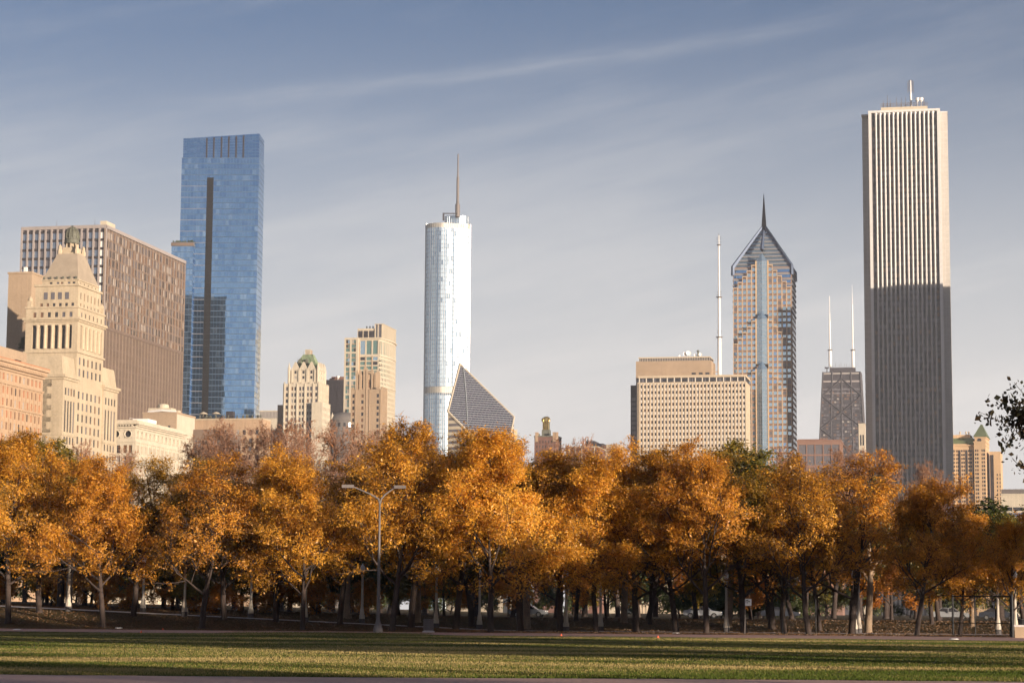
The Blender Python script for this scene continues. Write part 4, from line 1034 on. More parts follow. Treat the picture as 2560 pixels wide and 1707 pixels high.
def diamond_tower():
    b = Bld('diamond_roof_tower', 'tower with a sloping dark diamond roof split down the middle', 'tower', *c4(185, 1360), 1535, rot=0.0)
    def P(cx, cy, dep): q = V(*c4(cx, cy), dep); return Vector((q.x - b.o.x, q.y - b.o.y, q.z))
    Lf, Tp, Rt = P(185, 1360, 1535), P(247, 1115, 1578), P(526, 1388, 1562)
    Bt = Lf + Rt - Tp     # fourth corner of the parallelogram, below the trees
    dn = lambda p, e=0: (p.x, p.y, -1)
    body = MB()
    body.quad(dn(Lf), dn(Bt), tuple(Bt), tuple(Lf)); body.quad(dn(Bt), dn(Rt), tuple(Rt), tuple(Bt)); body.quad(dn(Rt), dn(Tp), tuple(Tp), tuple(Rt)); body.quad(dn(Tp), dn(Lf), tuple(Lf), tuple(Tp))
    b.part('wall', body, M_['cream_conc'])
    N_ = (Rt - Tp).cross(Lf - Tp).normalized()
    if N_.y > 0: N_ = -N_
    off = N_*.15
    b.part('roof_glass', MB().quad(tuple(Tp+off), tuple(Lf+off), tuple(Bt+off), tuple(Rt+off)), M_['g_slant'])
    # window rows: level lines across the slope, split by the central seam
    def lvl(A, B_, z):
        t = (z - A.z)/(B_.z - A.z); return A + (B_-A)*t
    bars = MB(); ticks = MB(); zb = max(Bt.z, 30); r = random.Random(2)
    nrow = 44; glow = []
    for k in range(1, nrow):
        zz = Tp.z - 1.2 - k*(Tp.z - zb)/nrow
        le = lvl(Tp, Lf, zz) if zz > Lf.z else lvl(Lf, Bt, zz); re = lvl(Tp, Rt, zz) if zz > Rt.z else lvl(Rt, Bt, zz)
        le = le + off*2.5; re = re + off*2.5; d = (re - le)
        if d.length < 1: continue
        bars.tube([tuple(le), tuple(re)], [.25, .25], 4)
        m = int(d.length/2.9)
        for j in range(1, m):
            c = le + d*(j/m); ticks.tube([tuple(c), tuple(c + (Lf - Tp).normalized()*1.15 + (Rt-Tp).normalized()*1.15)], [.10, .10], 3)
    b.part('roof_bar', bars, M_['line'], kind='stuff'); b.part('roof_mullion', ticks, M_['line'], kind='stuff')
    seam0, seam1 = Tp + off*4, lvl(Lf, Bt, zb + 6) + (Rt - Lf)*.42 + off*4
    b.part('roof_seam', MB().tube([tuple(Tp + (Rt-Tp)*.06 + off*4), tuple(Tp + (Rt-Tp)*.20 + (Lf-Tp)*.42 + off*4), tuple(Tp + (Rt-Tp)*.36 + (Lf-Tp)*1.0 + off*4)], [.5, .45, .3], 5), M_['line'])
    for (p, q) in ((Tp, Lf), (Tp, Rt), (Lf, Bt), (Rt, Bt)): b.part('roof_rim', MB().tube([tuple(p + off), tuple(q + off)], [.75, .75], 5), M_['cream_conc'])
    # striped wall below the left rim
    e = (Bt - Lf); e2 = Vector((e.x, e.y, 0)).normalized(); nrm = Vector((e2.y, -e2.x, 0))
    for k in range(14):
        z1 = Lf.z - 4.2 - k*4.1; z0 = z1 - 1.9
        def cut(z): t = max(0, min(1, (z - Lf.z)/(Bt.z - Lf.z))); return (e*t).xy.length
        a0 = max(cut(z1), cut(z0)); full = e.xy.length
        if z0 < 5: break
        # band of glass under the slope
        p0 = Vector((Lf.x, Lf.y, 0)) + nrm*.12; le = min(a0, full) - 1.0 if z1 > Bt.z else full
        if le < 2: continue
        q0, q1 = p0 + e2*.8, p0 + e2*le
        b.part('window_band', MB().quad((q0.x, q0.y, z0), (q1.x, q1.y, z0), (q1.x, q1.y, z1), (q0.x, q0.y, z1)), M_['g_grey'])
    e = (Rt - Bt); e3 = Vector((e.x, e.y, 0)).normalized()
    for k in range(6):
        z1 = Rt.z - 5 - k*4.1; q0 = Vector((Rt.x, Rt.y, 0)) - e3*1.0; n3 = Vector((e3.y, -e3.x, 0))*.12; q1 = q0 - e3*6
        b.part('window_band', MB().quad((q1.x+n3.x, q1.y+n3.y, z1-1.9), (q0.x+n3.x, q0.y+n3.y, z1-1.9), (q0.x+n3.x, q0.y+n3.y, z1), (q1.x+n3.x, q1.y+n3.y, z1)), M_['g_grey'])
    b.part('side_stair', MB().box(Rt.x, Rt.x + 2.5, Rt.y - 2, Rt.y + 6, -1, Rt.z - 9).box(Rt.x, Rt.x + 5, Rt.y - 2, Rt.y + 6, -1, Rt.z - 17), M_['cream_conc'])
diamond_tower()

def gold_tower():
    b = Bld('gold_topped_tower', 'dark brick tower with a gilded slim top above the trees', 'tower', *c11(640, 600), 1740)
    z = lambda cy: b.S(*c11(640, cy))[1]; X = lambda cx, y=0: b.S(*c11(cx, 500), y)[0]
    x0 = X(250); zt = z(492); L = 20; o = []
    mb = MB().block(x0, 0, 0, L, -1, zt, S=(even(7, .8, -x0 - .8, .8), floors(zt - 3, 3.8, 2.2, 8)), out=o); b.part('wall', mb, M_['red_brick'])
    b.part('parapet', MB().box(x0 - .3, .3, -.3, L + .3, zt, zt + .9), M_['verdigris_dark'])
    for q in (288, 590, 630): b.part('turret', MB().box(X(q) - 1.1, X(q) + 1.1, -.4, 2, zt - 4, z(425)).box(X(q) - 1.3, X(q) + 1.3, -.6, 2.2, z(425), z(415)), M_['terra'])
    b.part('roof_tank', MB().lathe(X(328, 4), 4, [(1.1, zt), (1.1, z(440)), (.2, z(430))], 10), M_['verdigris_dark'])
    cy = 8
    b.part('tower_base', MB().box(X(387, cy), X(518, cy), 5, 12, zt, z(362)), M_['verdigris_dark'])
    tb = MB(); a0, a1 = X(402, cy), X(502, cy); b.part('tower_shaft', tb.box(a0, a1, 5.6, 11.4, z(362), z(190)), M_['bronze_green'])
    st = MB()
    for f in (.06, .30, .5, .70, .94): st.box(a0 + (a1-a0)*f - .3, a0 + (a1-a0)*f + .3, 5.2, 5.59, z(400), z(205))
    b.part('gilded_rib', st, M_['gold'])
    wn = []
    for k in range(10):
        b.part('shaft_window', MB().box(a0 + (a1-a0)*.36, a0 + (a1-a0)*.64, 5.4, 5.55, z(235 + k*14), z(226 + k*14)), M_['g_dark'])
    for f in (.0, 1.0): b.part('gilded_corner', MB().lathe(a0 + (a1-a0)*f, 6.5, [(1.2, z(215)), (1.25, z(175)), (.8, z(160)), (.1, z(150))], 10), M_['gold'], smooth=True)
    b.part('gilded_cap', MB().lathe((a0+a1)/2, 8.5, [(2.9, z(200)), (2.9, z(170)), (2.5, z(145)), (1.6, z(131)), (.3, z(126))], 14), M_['gold'], smooth=True)
    b.windows([(M_['g_dark'], 1)], panes=o)
gold_tower()

def brown_low():
    b = Bld('brown_brick_block', 'low brown brick block with dark penthouse and chimney above golden crowns', 'building', *c11(1345, 700), 1330)
    z = lambda cy: b.S(*c11(1345, cy))[1]; X = lambda cx, y=0: b.S(*c11(cx, 650), y)[0]
    x0 = X(798); zt = z(672); L = 28; o = []
    mb = MB().block(x0, 0, 0, L, -1, zt, S=(even(9, .6, -x0 - .6, .9), floors(zt - 1.2, 3.7, 2.2, 6)), E=(even(6, 1, L - 1, 1), floors(zt - 1.2, 3.7, 2.2, 6)), out=o); b.part('wall', mb, M_['red_brick'])
    b.part('coping', MB().box(x0 - .3, .3, -.3, L + .3, zt, zt + .5), M_['cream_conc'])
    pl = MB()
    for i in range(5): xx = x0 + -x0*(.1 + .2*i); pl.box(xx - .3, xx + .3, -.25, 0, 3, zt - .2)
    b.part('pilaster', pl, M_['cream_conc'], kind='stuff')
    pa, pb = X(1137, 5), X(1290, 5); zp = z(553)
    b.part('penthouse', MB().box(pa, pb, 5, 24, zt + .5, zp).frustum(pb, pb + 4, 5, 24, zt + .5, pb, pb + 4, 14, 24, zp - 1), M_['dark_steel'])
    b.part('roof_slope', MB().frustum(X(985, 5), pa, 5, 18, zt + .5, pa - 1, pa, 5, 18, z(625)), M_['roofing'])
    b.part('chimney', MB().box(X(1078, 4), X(1100, 4), 4, 5.2, zt + .5, z(542)), M_['red_brick'])
    for q in (1170, 1236): b.part('roof_fan', MB().lathe(X(q, 6), 6, [(.35, zp), (.35, zp + .6), (.7, zp + .7), (.1, zp + 1.1)], 8), M_['galv'])
    b.windows([(M_['g_dark'], 1), (M_['g_brown'], 1)], panes=o)
    d = simple_block('low_white_block', 'low white flat-roofed block peeking over the trees beside the wide slab', 'building', c11(1735, 700), 1450, c11(1425, 700), None, c11(1735, 650)[1], M_['white_stone'], depthL=15,
        S=lambda W, z: (even(6, .6, W - .6, 1.4), floors(z - 1.5, 3.6, 2, 5)), wm=[(M_['g_pale'], 1)])
    d.part('roof_hatch', MB().box(-5, -4, 2, 3, d.zt + .7, d.zt + 1.5).box(-12, -11.2, 2, 3, d.zt + .7, d.zt + 1.3), M_['galv'])
brown_low()

def wide_slab():
    b = Bld('wide_limestone_slab', 'wide cream office slab with a grid of small square windows', 'building', *c5(1540, 700), 1530)
    z = lambda cy: b.S(*c5(1540, cy))[1]; X = lambda cx, y=0: b.S(*c5(cx, 700), y)[0]
    x0 = X(216); W = -x0; zt = z(372); zb = z(462); L = 34; out = b.panes
    nc = 30; a = X(240) - x0; bb = W; p = (bb - a)/nc; pit = (z(490) - z(1223))/10
    rows = sorted([(z(523) - k*pit, z(488) - k*pit) for k in range(22) if z(523) - k*pit > 1])
    cols = [(a + i*p + p*.28, a + i*p + p*.74) for i in range(nc)]
    mb = MB().block(x0, 0, 0, L, -1, zb, S=(cols, rows), out=out, depth=.45, roof=False); b.part('wall', mb, M_['pru_stone'])
    sp = MB()
    for i in range(nc):
        for (r0_, r1_), (q0, q1) in zip(rows[:-1], rows[1:]): sp.box(x0 + cols[i][0] - .02, x0 + cols[i][1] + .05, -.10, 0.0, r1_ + .05, q0 - .05)
        sp.box(x0 + cols[i][0] - .02, x0 + cols[i][1] + .05, -.10, 0, rows[-1][1] + .1, rows[-1][1] + 1.5)
    b.part('spandrel_panel', sp, M_['pru_alu'], kind='stuff')
    fin = MB()
    for i in range(nc + 1): fin.box(x0 + a + i*p - .33, x0 + a + i*p + .12, -.4, 0, 0, zb - .3)
    b.part('pier', fin, M_['pru_stone'], kind='stuff')
    o = []
    b.part('attic', MB().box(x0 + 1.2, -.6, .8, L - .5, zb, zt - 1.6), M_['dark_metal'])
    aw = MB(); n = 15
    for i in range(n + 1): xx = x0 + 1.2 + i*(W - 1.8)/n; aw.box(xx - .35, xx + .35, .2, .79, zb, zt - 1.6)
    b.part('attic_post', aw, M_['pru_alu'], kind='stuff')
    for i in range(n):
        for q in range(4): o.append(((x0 + 1.2 + (i + .12 + (q+.5)*.19)*(W - 1.8)/n, .7, (zb + zt - 1.6)/2), (1, 0), (W/n)*.17, zt - zb - 2.4))
    b.windows([(M_['g_dark'], 5), (M_['g_grey'], 1)], panes=o, name='attic_window', thick=.15)
    b.part('roof_edge', MB().box(x0 + .4, .3, -.2, L, zt - 1.6, zt).box(x0 - .1, .1, -.15, L, zb - .3, zb + .5), M_['pru_stone'])
    # penthouse block behind
    yp = 12; pa, pb = X(195, yp), X(1122, yp); zp1 = b.S(*c5(1122, 148), yp)[1]; zp0 = b.S(*c5(1122, 198), yp)[1]; o2 = []
    m2 = MB().block(pa, pb, yp, yp + 26, zt - 1, zp0, S=([(X(q, yp) - pa, X(q2, yp) - pa) for q, q2 in ((877, 930), (966, 1014), (1046, 1097))], [(b.S(*c5(1000, 372), yp)[1], b.S(*c5(1000, 347), yp)[1])]), out=o2); b.part('penthouse', m2, M_['tan'])
    b.windows([(M_['g_dark'], 1)], panes=o2, name='penthouse_window')
    b.part('penthouse_band', MB().box(pa - .2, pb + .3, yp - .25, yp, b.S(*c5(1000, 345), yp)[1] + 1, b.S(*c5(1000, 328), yp)[1]), M_['cream_conc'])
    b.part('penthouse_louvre', MB().box(pa + 2.2, pb - 1.5, yp + 1, yp + 25, zp0, zp1 - .8), M_['dark_metal'])
    lp = MB()
    for i in range(43): xx = pa + 2.2 + i*(pb - pa - 3.7)/42; lp.box(xx - .12, xx + .12, yp + .7, yp + 1, zp0, zp1 - .8)
    b.part('louvre_post', lp, M_['pru_alu'], kind='stuff'); b.part('penthouse_roof', MB().box(pa + 1.8, pb - .9, yp + .5, yp + 25.5, zp1 - .8, zp1), M_['pru_stone'])
    for q, R in ((800, 1.7), (842, 2.0), (735, .8), (925, 1.0), (985, 1.3)):
        xx = X(q, yp + 6); dm = MB()
        c = Vector((xx, yp + 5, zp1 + R*1.25)); ax = Vector((.35, -.75, .35)).normalized(); e1 = ax.cross(Vector((0, 0, 1))).normalized(); e2 = ax.cross(e1)
        rings = []
        for t in range(5):
            f = t/4; rr = R*f; rings.append([tuple(c + ax*(R*.35*f*f) + (e1*math.cos(k*math.pi/7) + e2*math.sin(k*math.pi/7))*max(rr, .02)) for k in range(14)])
        for t in range(4):
            for k in range(14): dm.quad(rings[t][k], rings[t][(k+1) % 14], rings[t+1][(k+1) % 14], rings[t+1][k])
        d = b.part('satellite_dish', dm, M_['white_paint']); b.part('dish_mount', MB().tube([(xx, yp + 5.4, zp1), tuple(c)], [.3, .2], 6), M_['galv'], parent=d)
    b.part('roof_gear', MB().box(X(950, 17), X(968, 17), 16, 18, zp1, zp1 + 5).box(X(940, 17), X(975, 17), 16.8, 17.2, zp1 + 4, zp1 + 4.6), M_['verdigris_dark'])
    # dark wing on the left
    yw = 9; wa, wb = X(130, yw), X(214, yw); zw = b.S(*c5(170, 505), yw)[1]; o3 = []
    b.part('dark_wing', MB().box(wa, wb + 6, yw, yw + 20, -1, zw), M_['dark_steel'])
    b.part('wing_link', MB().box(X(196, 5), x0 - .02, 5, 30, -1, z(385)), M_['grey_pier'])
    for k in range(16):
        zz = b.S(*c5(170, 676), yw)[1] - k*pit*.81
        for i in range(2): o3.append(((wa + (wb - wa)*(.32 + .32*i), yw - .1, zz), (1, 0), (wb - wa)*.28, pit*.5))
    b.windows([(M_['g_grey'], 1)], panes=o3, name='wing_window', thick=.1)
    b.windows([(M_['g_dark'], 4), (M_['g_grey'], 3), (M_['g_brown'], 2.5), (M_['g_pale'], 1)])
    # antenna mast on the roof
    t = Bld('antenna_mast', 'tall white tapering antenna mast standing on the wide cream slab', 'antenna', *c6(63, 900), 1560)
    tz = lambda cy: t.S(*c6(63, cy))[1]
    z0 = tz(1028) - 8
    t.part('mast', MB().lathe(0, 0, [(1.45, z0), (1.4, tz(825)), (1.0, tz(822)), (.95, tz(604)), (.65, tz(600)), (.55, tz(316)), (.35, tz(314)), (.3, tz(262))], 14), M_['white_paint'], smooth=False)
    for q, r in ((823, 2.4), (602, 2.1), (314, 1.5)): t.part('platform', MB().lathe(0, 0, [(r*.5, tz(q) - .6), (r, tz(q) - .3), (r, tz(q) + .3), (r*.5, tz(q) + .4)], 12), M_['galv'])
    for q in (800, 790, 590, 575, 300, 285, 275): t.part('aerial', MB().tube([(-1.8, 0, tz(q)), (1.8, 0, tz(q) + .5)], [.15, .15], 4), M_['galv'])
    t.part('tip', MB().tube([(0, 0, tz(262)), (0, 0, tz(250))], [.3, .1], 5), M_['galv']); t.part('tie', MB().tube([(0, 0, tz(1015)), (-14, -6, tz(1015))], [.35, .35], 6), M_['tan'])
wide_slab()

def chevron_tower():
    b = Bld('chevron_topped_tower', 'granite tower with chevron setbacks, pyramid top and needle spire', 'tower', *c6(466, 900), 1610)
    X = lambda cx, y=0.0, cy=900: b.S(*c6(cx, cy), y)[0]; z = lambda cy, y=0.0, cx=300: b.S(*c6(cx, cy), y)[1]
    x0 = X(142); W = -x0; xm = x0/2 - .2; L = 38.0; pit = z(570) - z(601)
    ze = z(436, 0)
    # back mass with striped glass top
    b.part('core', MB().box(x0, 0, 0, L, -1, ze), M_['pru2_stone'])
    led = MB(); o = []; side = []
    k = 0
    while ze - k*pit*.62 > z(600):
        zz = ze - .8 - k*pit*.62*1.55; led.box(x0 - .5, .5, -.6, L + .5, zz - 1.3, zz); k += 1
        o.append(((xm, -.06, zz - 1.3 - pit*.25), (1, 0), W - 1.2, pit*.5))
        if k > 9: break
    M_['ledge'] = rough_mat('blue grey granite ledge', (.22, .21, .22), .1, .2)
    b.part('striped_ledge', led, M_['ledge'], kind='stuff'); b.windows([(M_['g_blue2'], 1)], panes=o, name='glass_stripe', thick=.05)
    # pyramid of stripes
    cx, cy = xm, L/2; ap = z(212, cy); n = 11
    for i in range(n):
        t0, t1 = i/n, (i + .62)/n; t2 = (i+1)/n
        f = lambda t: (1 - t)
        h = lambda t: ze + (ap - ze)*t
        hx, hy = W/2, L/2
        b.part('pyramid_glass', MB().frustum(cx - hx*f(t0)*.97, cx + hx*f(t0)*.97, cy - hy*f(t0)*.97, cy + hy*f(t0)*.97, h(t0), cx - hx*f(t1)*.97, cx + hx*f(t1)*.97, cy - hy*f(t1)*.97, cy + hy*f(t1)*.97, h(t1)), M_['g_sky'])
        b.part('pyramid_ledge', MB().frustum(cx - hx*f(t1), cx + hx*f(t1), cy - hy*f(t1), cy + hy*f(t1), h(t1), cx - hx*f(t2), cx + hx*f(t2), cy - hy*f(t2), cy + hy*f(t2), h(t2)), M_['ledge'])
    for sx in (-1, 1):
        for sy in (-1, 1):
            b.part('hip_ridge', MB().tube([(cx + sx*W/2, cy + sy*L/2, ze - 6), (cx + sx*W/2, cy + sy*L/2, ze + .5), (cx + sx*.8, cy + sy*.8, ap)], [1.5, 1.5, .9], 4), M_['blue_metal'])
    # small chevron roof ridge at the centre of the front
    b.part('front_ridge', MB().tube([(cx, -1.5, z(345)), (cx, cy - 1, ap - 2)], [1.6, .8], 4), M_['blue_metal'])
    b.part('spire', MB().frustum(cx - 1.9, cx + 1.9, cy - 1.9, cy + 1.9, ap - 3, cx - .12, cx + .12, cy - .12, cy + .12, z(32, cy)), M_['dark_metal'])
    # chevron slabs, each standing proud of the one above
    half = 5; bw = (W/2 - 4.6)/half
    def slab(y0, y1, peak, eave, outer, nm):
        body = MB(); pier = MB(); panes = []
        for s in (-1, 1):
            for i in range(half):
                xa = cx + s*(4.4 + i*bw); xb_ = cx + s*(4.4 + (i+1)*bw)
                if i >= outer: continue
                top = peak + (eave - peak)*((i + .5)/half); top = round(top/pit)*pit
                if top < 2: continue
                lo, hi = min(xa, xb_), max(xa, xb_)
                body.box(lo, hi, y0, y1, -1, top)
                pier.box(lo - .05, hi + .05, y0 - .5, y1, top + .61, top + 1.5)
                pier.box(lo - .02, lo + .5, y0 - .25, y0, -1, top + .6); pier.box(hi - .5, hi + .02, y0 - .25, y0, -1, top + .6)
                for k in range(int(top/pit)):
                    zz = k*pit + pit*.5
                    if zz < 30: continue
                    panes.append((((lo+hi)/2, y0 - .06, zz), (1, 0), hi - lo - 1.05, pit*.58))
        b.part('chevron_body', body, M_['pru2_stone']); b.part('chevron_pier', pier, M_['pier_stone'], kind='stuff')
        return panes
    p = slab(-2.2, 0.0, z(418), z(575), 5, 1)
    q = slab(-4.4, -2.2, z(730), z(885), 5 - 0, 2)
    r_ = slab(-6.6, -4.4, z(1020), z(1150), 4, 3)
    # a window of an upper slab that a lower slab hides is left out
    p = [w for w in p if w[0][2] > z(730) - (z(730) - z(885))*((abs(w[0][0]-cx) - 4.4)/(half*bw)) - pit]
    q = [w for w in q if abs(w[0][0]-cx) > 4.4 + 4*bw or w[0][2] > z(1020) - (z(1020) - z(1150))*((abs(w[0][0]-cx) - 4.4)/(half*bw)) - pit]
    b.windows([(M_['g_sky'], 5), (M_['g_bluepale'], 2), (M_['g_grey'], 1)], panes=p + q + r_, limit=300)
    # east side windows
    o = []
    for k in range(int(ze/pit)):
        for i in range(7): o.append(((.04, 2 + (i+.5)*(L-4)/7, (k+.5)*pit), (0, 1), (L-4)/7 - 1.6, pit*.5))
    b.windows([(M_['g_sky'], 1), (M_['g_grey'], 1)], panes=o, limit=60, name='side_window')
    # central glazed prow in three tiers
    panes = []; fr = MB()
    for (ty, zpk, nm) in ((-2.4, z(372), 0), (-4.6, z(692), 1), (-6.8, z(970), 2)):
        hw = 4.4; tip = ty - 1.1
        zlo = [z(700), z(975), -1][nm]
        body = MB().prism([(cx - hw, ty + 2.2), (cx - hw, ty), (cx, tip), (cx + hw, ty), (cx + hw, ty + 2.2)][::1], zlo, zpk - 5)
        body.tri((cx - hw, ty, zpk - 5), (cx, tip, zpk - 5), (cx, tip + 1.0, zpk + 1.5)); body.tri((cx, tip, zpk - 5), (cx + hw, ty, zpk - 5), (cx, tip + 1.0, zpk + 1.5))
        body.tri((cx - hw, ty, zpk - 5), (cx, tip + 1, zpk + 1.5), (cx - hw, ty + 2.2, zpk - 5)); body.tri((cx + hw, ty, zpk - 5), (cx + hw, ty + 2.2, zpk - 5), (cx, tip + 1, zpk + 1.5)); body.tri((cx - hw, ty + 2.2, zpk - 5), (cx, tip + 1, zpk + 1.5), (cx + hw, ty + 2.2, zpk - 5))
        b.part('glazed_prow', body, M_['g_bay'])
        for k in range(int((zpk - zlo)/(pit/1.5))):
            zz = zpk - 5 - k*pit/1.5; fr.tube([(cx - hw, ty - .05, zz), (cx, tip - .05, zz), (cx + hw, ty - .05, zz)], [.09]*3, 3)
        for t in (.33, .66, 1.0):
            for s in (-1, 1): fr.tube([(cx + s*hw*(1 - t), ty + (tip - ty)*t - .05, zlo), (cx + s*hw*(1 - t), ty + (tip - ty)*t - .05, zpk - 5)], [.08, .08], 3)
        for s in (-1, 1): b.part('prow_edge', MB().box(cx + s*hw - .45, cx + s*hw + .45, ty - .5, ty + 2.2, zlo, zpk - 4.5), M_['peach'])
    b.part('prow_mullion', fr, M_['grey_pier'], kind='stuff')
chevron_tower()

def braced_tower():
    b = Bld('cross_braced_black_tower', 'tapered black tower with diagonal bracing and twin white antennas', 'tower', *c7(378, 680), 3050)
    def T(cx, cy, y=0): return b.S(*c7(cx, cy), y)
    xt0, zt = T(108, 668); xb0, zb_ = T(86, 1180); xb1, _ = T(409, 1180); W0 = -xt0
    # linear taper extended to the ground
    def at(z): t = (zt - z)/(zt - zb_); return xt0 + (xb0 - xt0)*t, 0 + xb1*t
    Ltop = 32.0
    def yr(z): e = at(z)[1]; return -e*.9, Ltop + e*.9
    x0g, x1g = at(-1); y0g, y1g = yr(-1)
    b.part('body', MB().prism([(x0g, y0g), (x1g, y0g), (x1g, y1g), (x0g, y1g)], -1, zt, [(xt0, 0), (0, 0), (0, Ltop), (xt0, Ltop)]), M_['dark_steel'])
    def P(f, z, d=.6): a, c = at(z); return (a + (c - a)*f, yr(z)[0] - d, z)
    cols_ = MB(); rows = MB(); xb_ = MB(); zc = lambda cy: T(250, cy)[1]
    for f in (0, .25, .5, .75, 1): b.part('column', MB().tube([P(f, 60), P(f, zt)], [1.0, 1.0], 4), M_['dark_steel'])
    for f in (.5, 1.0):
        e = lambda z: at(z)[1]
        b.part('column', MB().tube([(e(60) + .5, yr(60)[0] + (yr(60)[1]-yr(60)[0])*f, 60), (.5, Ltop*f, zt)], [1, 1], 4), M_['dark_steel'])
    X0, X1, X2, X3 = zc(715), zc(840), zc(1078), zc(1316)
    segs = [((.5, X0), (0, X1)), ((.5, X0), (1, X1)), ((0, X1), (1, X2)), ((1, X1), (0, X2)), ((0, X2), (1, X3)), ((1, X2), (0, X3))]
    for (f0, za), (f1, zb2) in segs: b.part('brace', MB().tube([P(f0 + (f1-f0)*t/6, za + (zb2-za)*t/6, 1.1) for t in range(7)], [1.15]*7, 4), M_['dark_steel'])
    o = []; r = random.Random(9); fl = 4.6; z = zt - 22; lit = []
    k = 0
    while z > 55:
        a, c = at(z); w = c - a
        rows.tube([P(0, z), P(1, z)], [.35, .35], 3)
        n = 16
        for i in range(n):
            o.append((((a + (i+.5)*w/n), yr(z - fl/2)[0] - .22, z - fl/2), (1, 0), w/n - .9, fl*.5))
        z -= fl; k += 1
    b.part('floor_beam', rows, M_['dark_steel'], kind='stuff')
    b.windows([(M_['g_grey'], 6), (M_['g_dark'], 6), (M_['g_brown'], 3), (M_['g_pale'], .5)], panes=o, limit=300, zmin=120)
    wb = MB()
    for cy0, cy1, mt in ((683, 673, 'g_pale'), (742, 730, 'grey_pier'), (800, 790, 'g_grey'), (828, 822, 'grey_pier')):
        z0, z1 = zc(cy0), zc(cy1); a, c = at(z0); b.part('plant_band', MB().box(a + 1.5, c - 1.5, yr(z0)[0] - .4, yr(z0)[0] + .3, z0, z1), M_[mt])
    b.part('penthouse', MB().box(*(T(q, 650)[0] for q in (155, 342)), 6, 26, zt, zc(632)), M_['dark_steel'])
    b.part('roof_gear', MB().box(T(120, 640)[0], T(150, 640)[0], 3, 5, zc(640) , zc(628)).box(T(133, 640)[0], T(140, 640)[0], 3, 5, zt, zc(640)), M_['dark_metal'])
    gear = MB()
    for i in range(14): xx = T(160 + i*13, 630)[0]; gear.tube([(xx, 8, zc(632)), (xx, 8, zc(632) + 2 + 6*r.random())], [.3, .2], 4)
    b.part('roof_aerials', gear, M_['galv'], kind='stuff')
    for cx, prof in ((161, [(630, 13, 1), (515, 13, 1), (512, 7, 0), (300, 7, 0), (298, 4.5, 1), (240, 4, 1), (238, 2.4, 1), (118, 2.2, 1)]), (327, [(640, 12, 1), (512, 12, 1), (508, 6, 0), (180, 5, 0), (178, 2.5, 1), (95, 2, 1), (94, 1.2, 0), (35, 1, 0)])):
        x = T(cx, 600, 14)[0]; zz = lambda cy: b.S(*c7(cx, cy), 14)[1]; s = .5545/2.906*.98
        a = b.part('antenna', MB().lathe(x, 14, [(w*s*.95, zz(cy)) for cy, w, _ in prof], 8), M_['white_paint'])
        g = MB()
        for i in range(26):
            q = prof[0][0] - 30 - i*(prof[0][0] - prof[-2][0] - 60)/26; ln = 2.4*(1 - i/34)
            g.tube([(x - ln*s*3.2, 14, zz(q)), (x + ln*s*3.2, 14, zz(q) + 1)], [.35, .35], 3)
        b.part('antenna_rungs', g, M_['galv'], kind='stuff', parent=a)
        b.part('antenna_collar', MB().lathe(x, 14, [(2.2, zz(515)), (3.6, zz(512)), (3.6, zz(506)), (1.5, zz(503))], 10), M_['galv'], parent=a)
braced_tower()

def small_right():
    b = simple_block('salmon_glass_block', 'low salmon-framed office block in front of the black braced tower', 'building', c7(238, 1200), 1000, (1993, 1112), None, c7(238, 1170)[1], rough_mat('salmon precast', (.25, .145, .11), .1, .2), depthL=20,
        S=lambda W, z: (even(5, .5, W - .5, 3.3), sorted([(z - 5.8, z - 1.5), (z - 10.8, z - 6.6), (z - 16, z - 11.8)])), wm=[(M_['g_grey'], 2), (M_['g_brown'], 1)])
    b.part('bulkhead', MB().box(-b.W, -b.W*.33, 3, 14, b.zt, b.zt + 1.3), M_['red_brick'])
    d = simple_block('slender_white_tower', 'slender white apartment tower beside the ribbed skyscraper', 'tower', c7(416, 1200), 1850, c7(369, 1200), None, c7(400, 1046)[1], M_['white_stone'], depthL=14,
        S=lambda W, z: ([(W*.18, W*.43), (W*.57, W*.82)], sorted([(z - 18, z - 9)] + floors(z - 22, 3.9, 2.1, 20))), wm=[(M_['g_dark'], 3), (M_['g_grey'], 2)], rot=-G)
small_right()

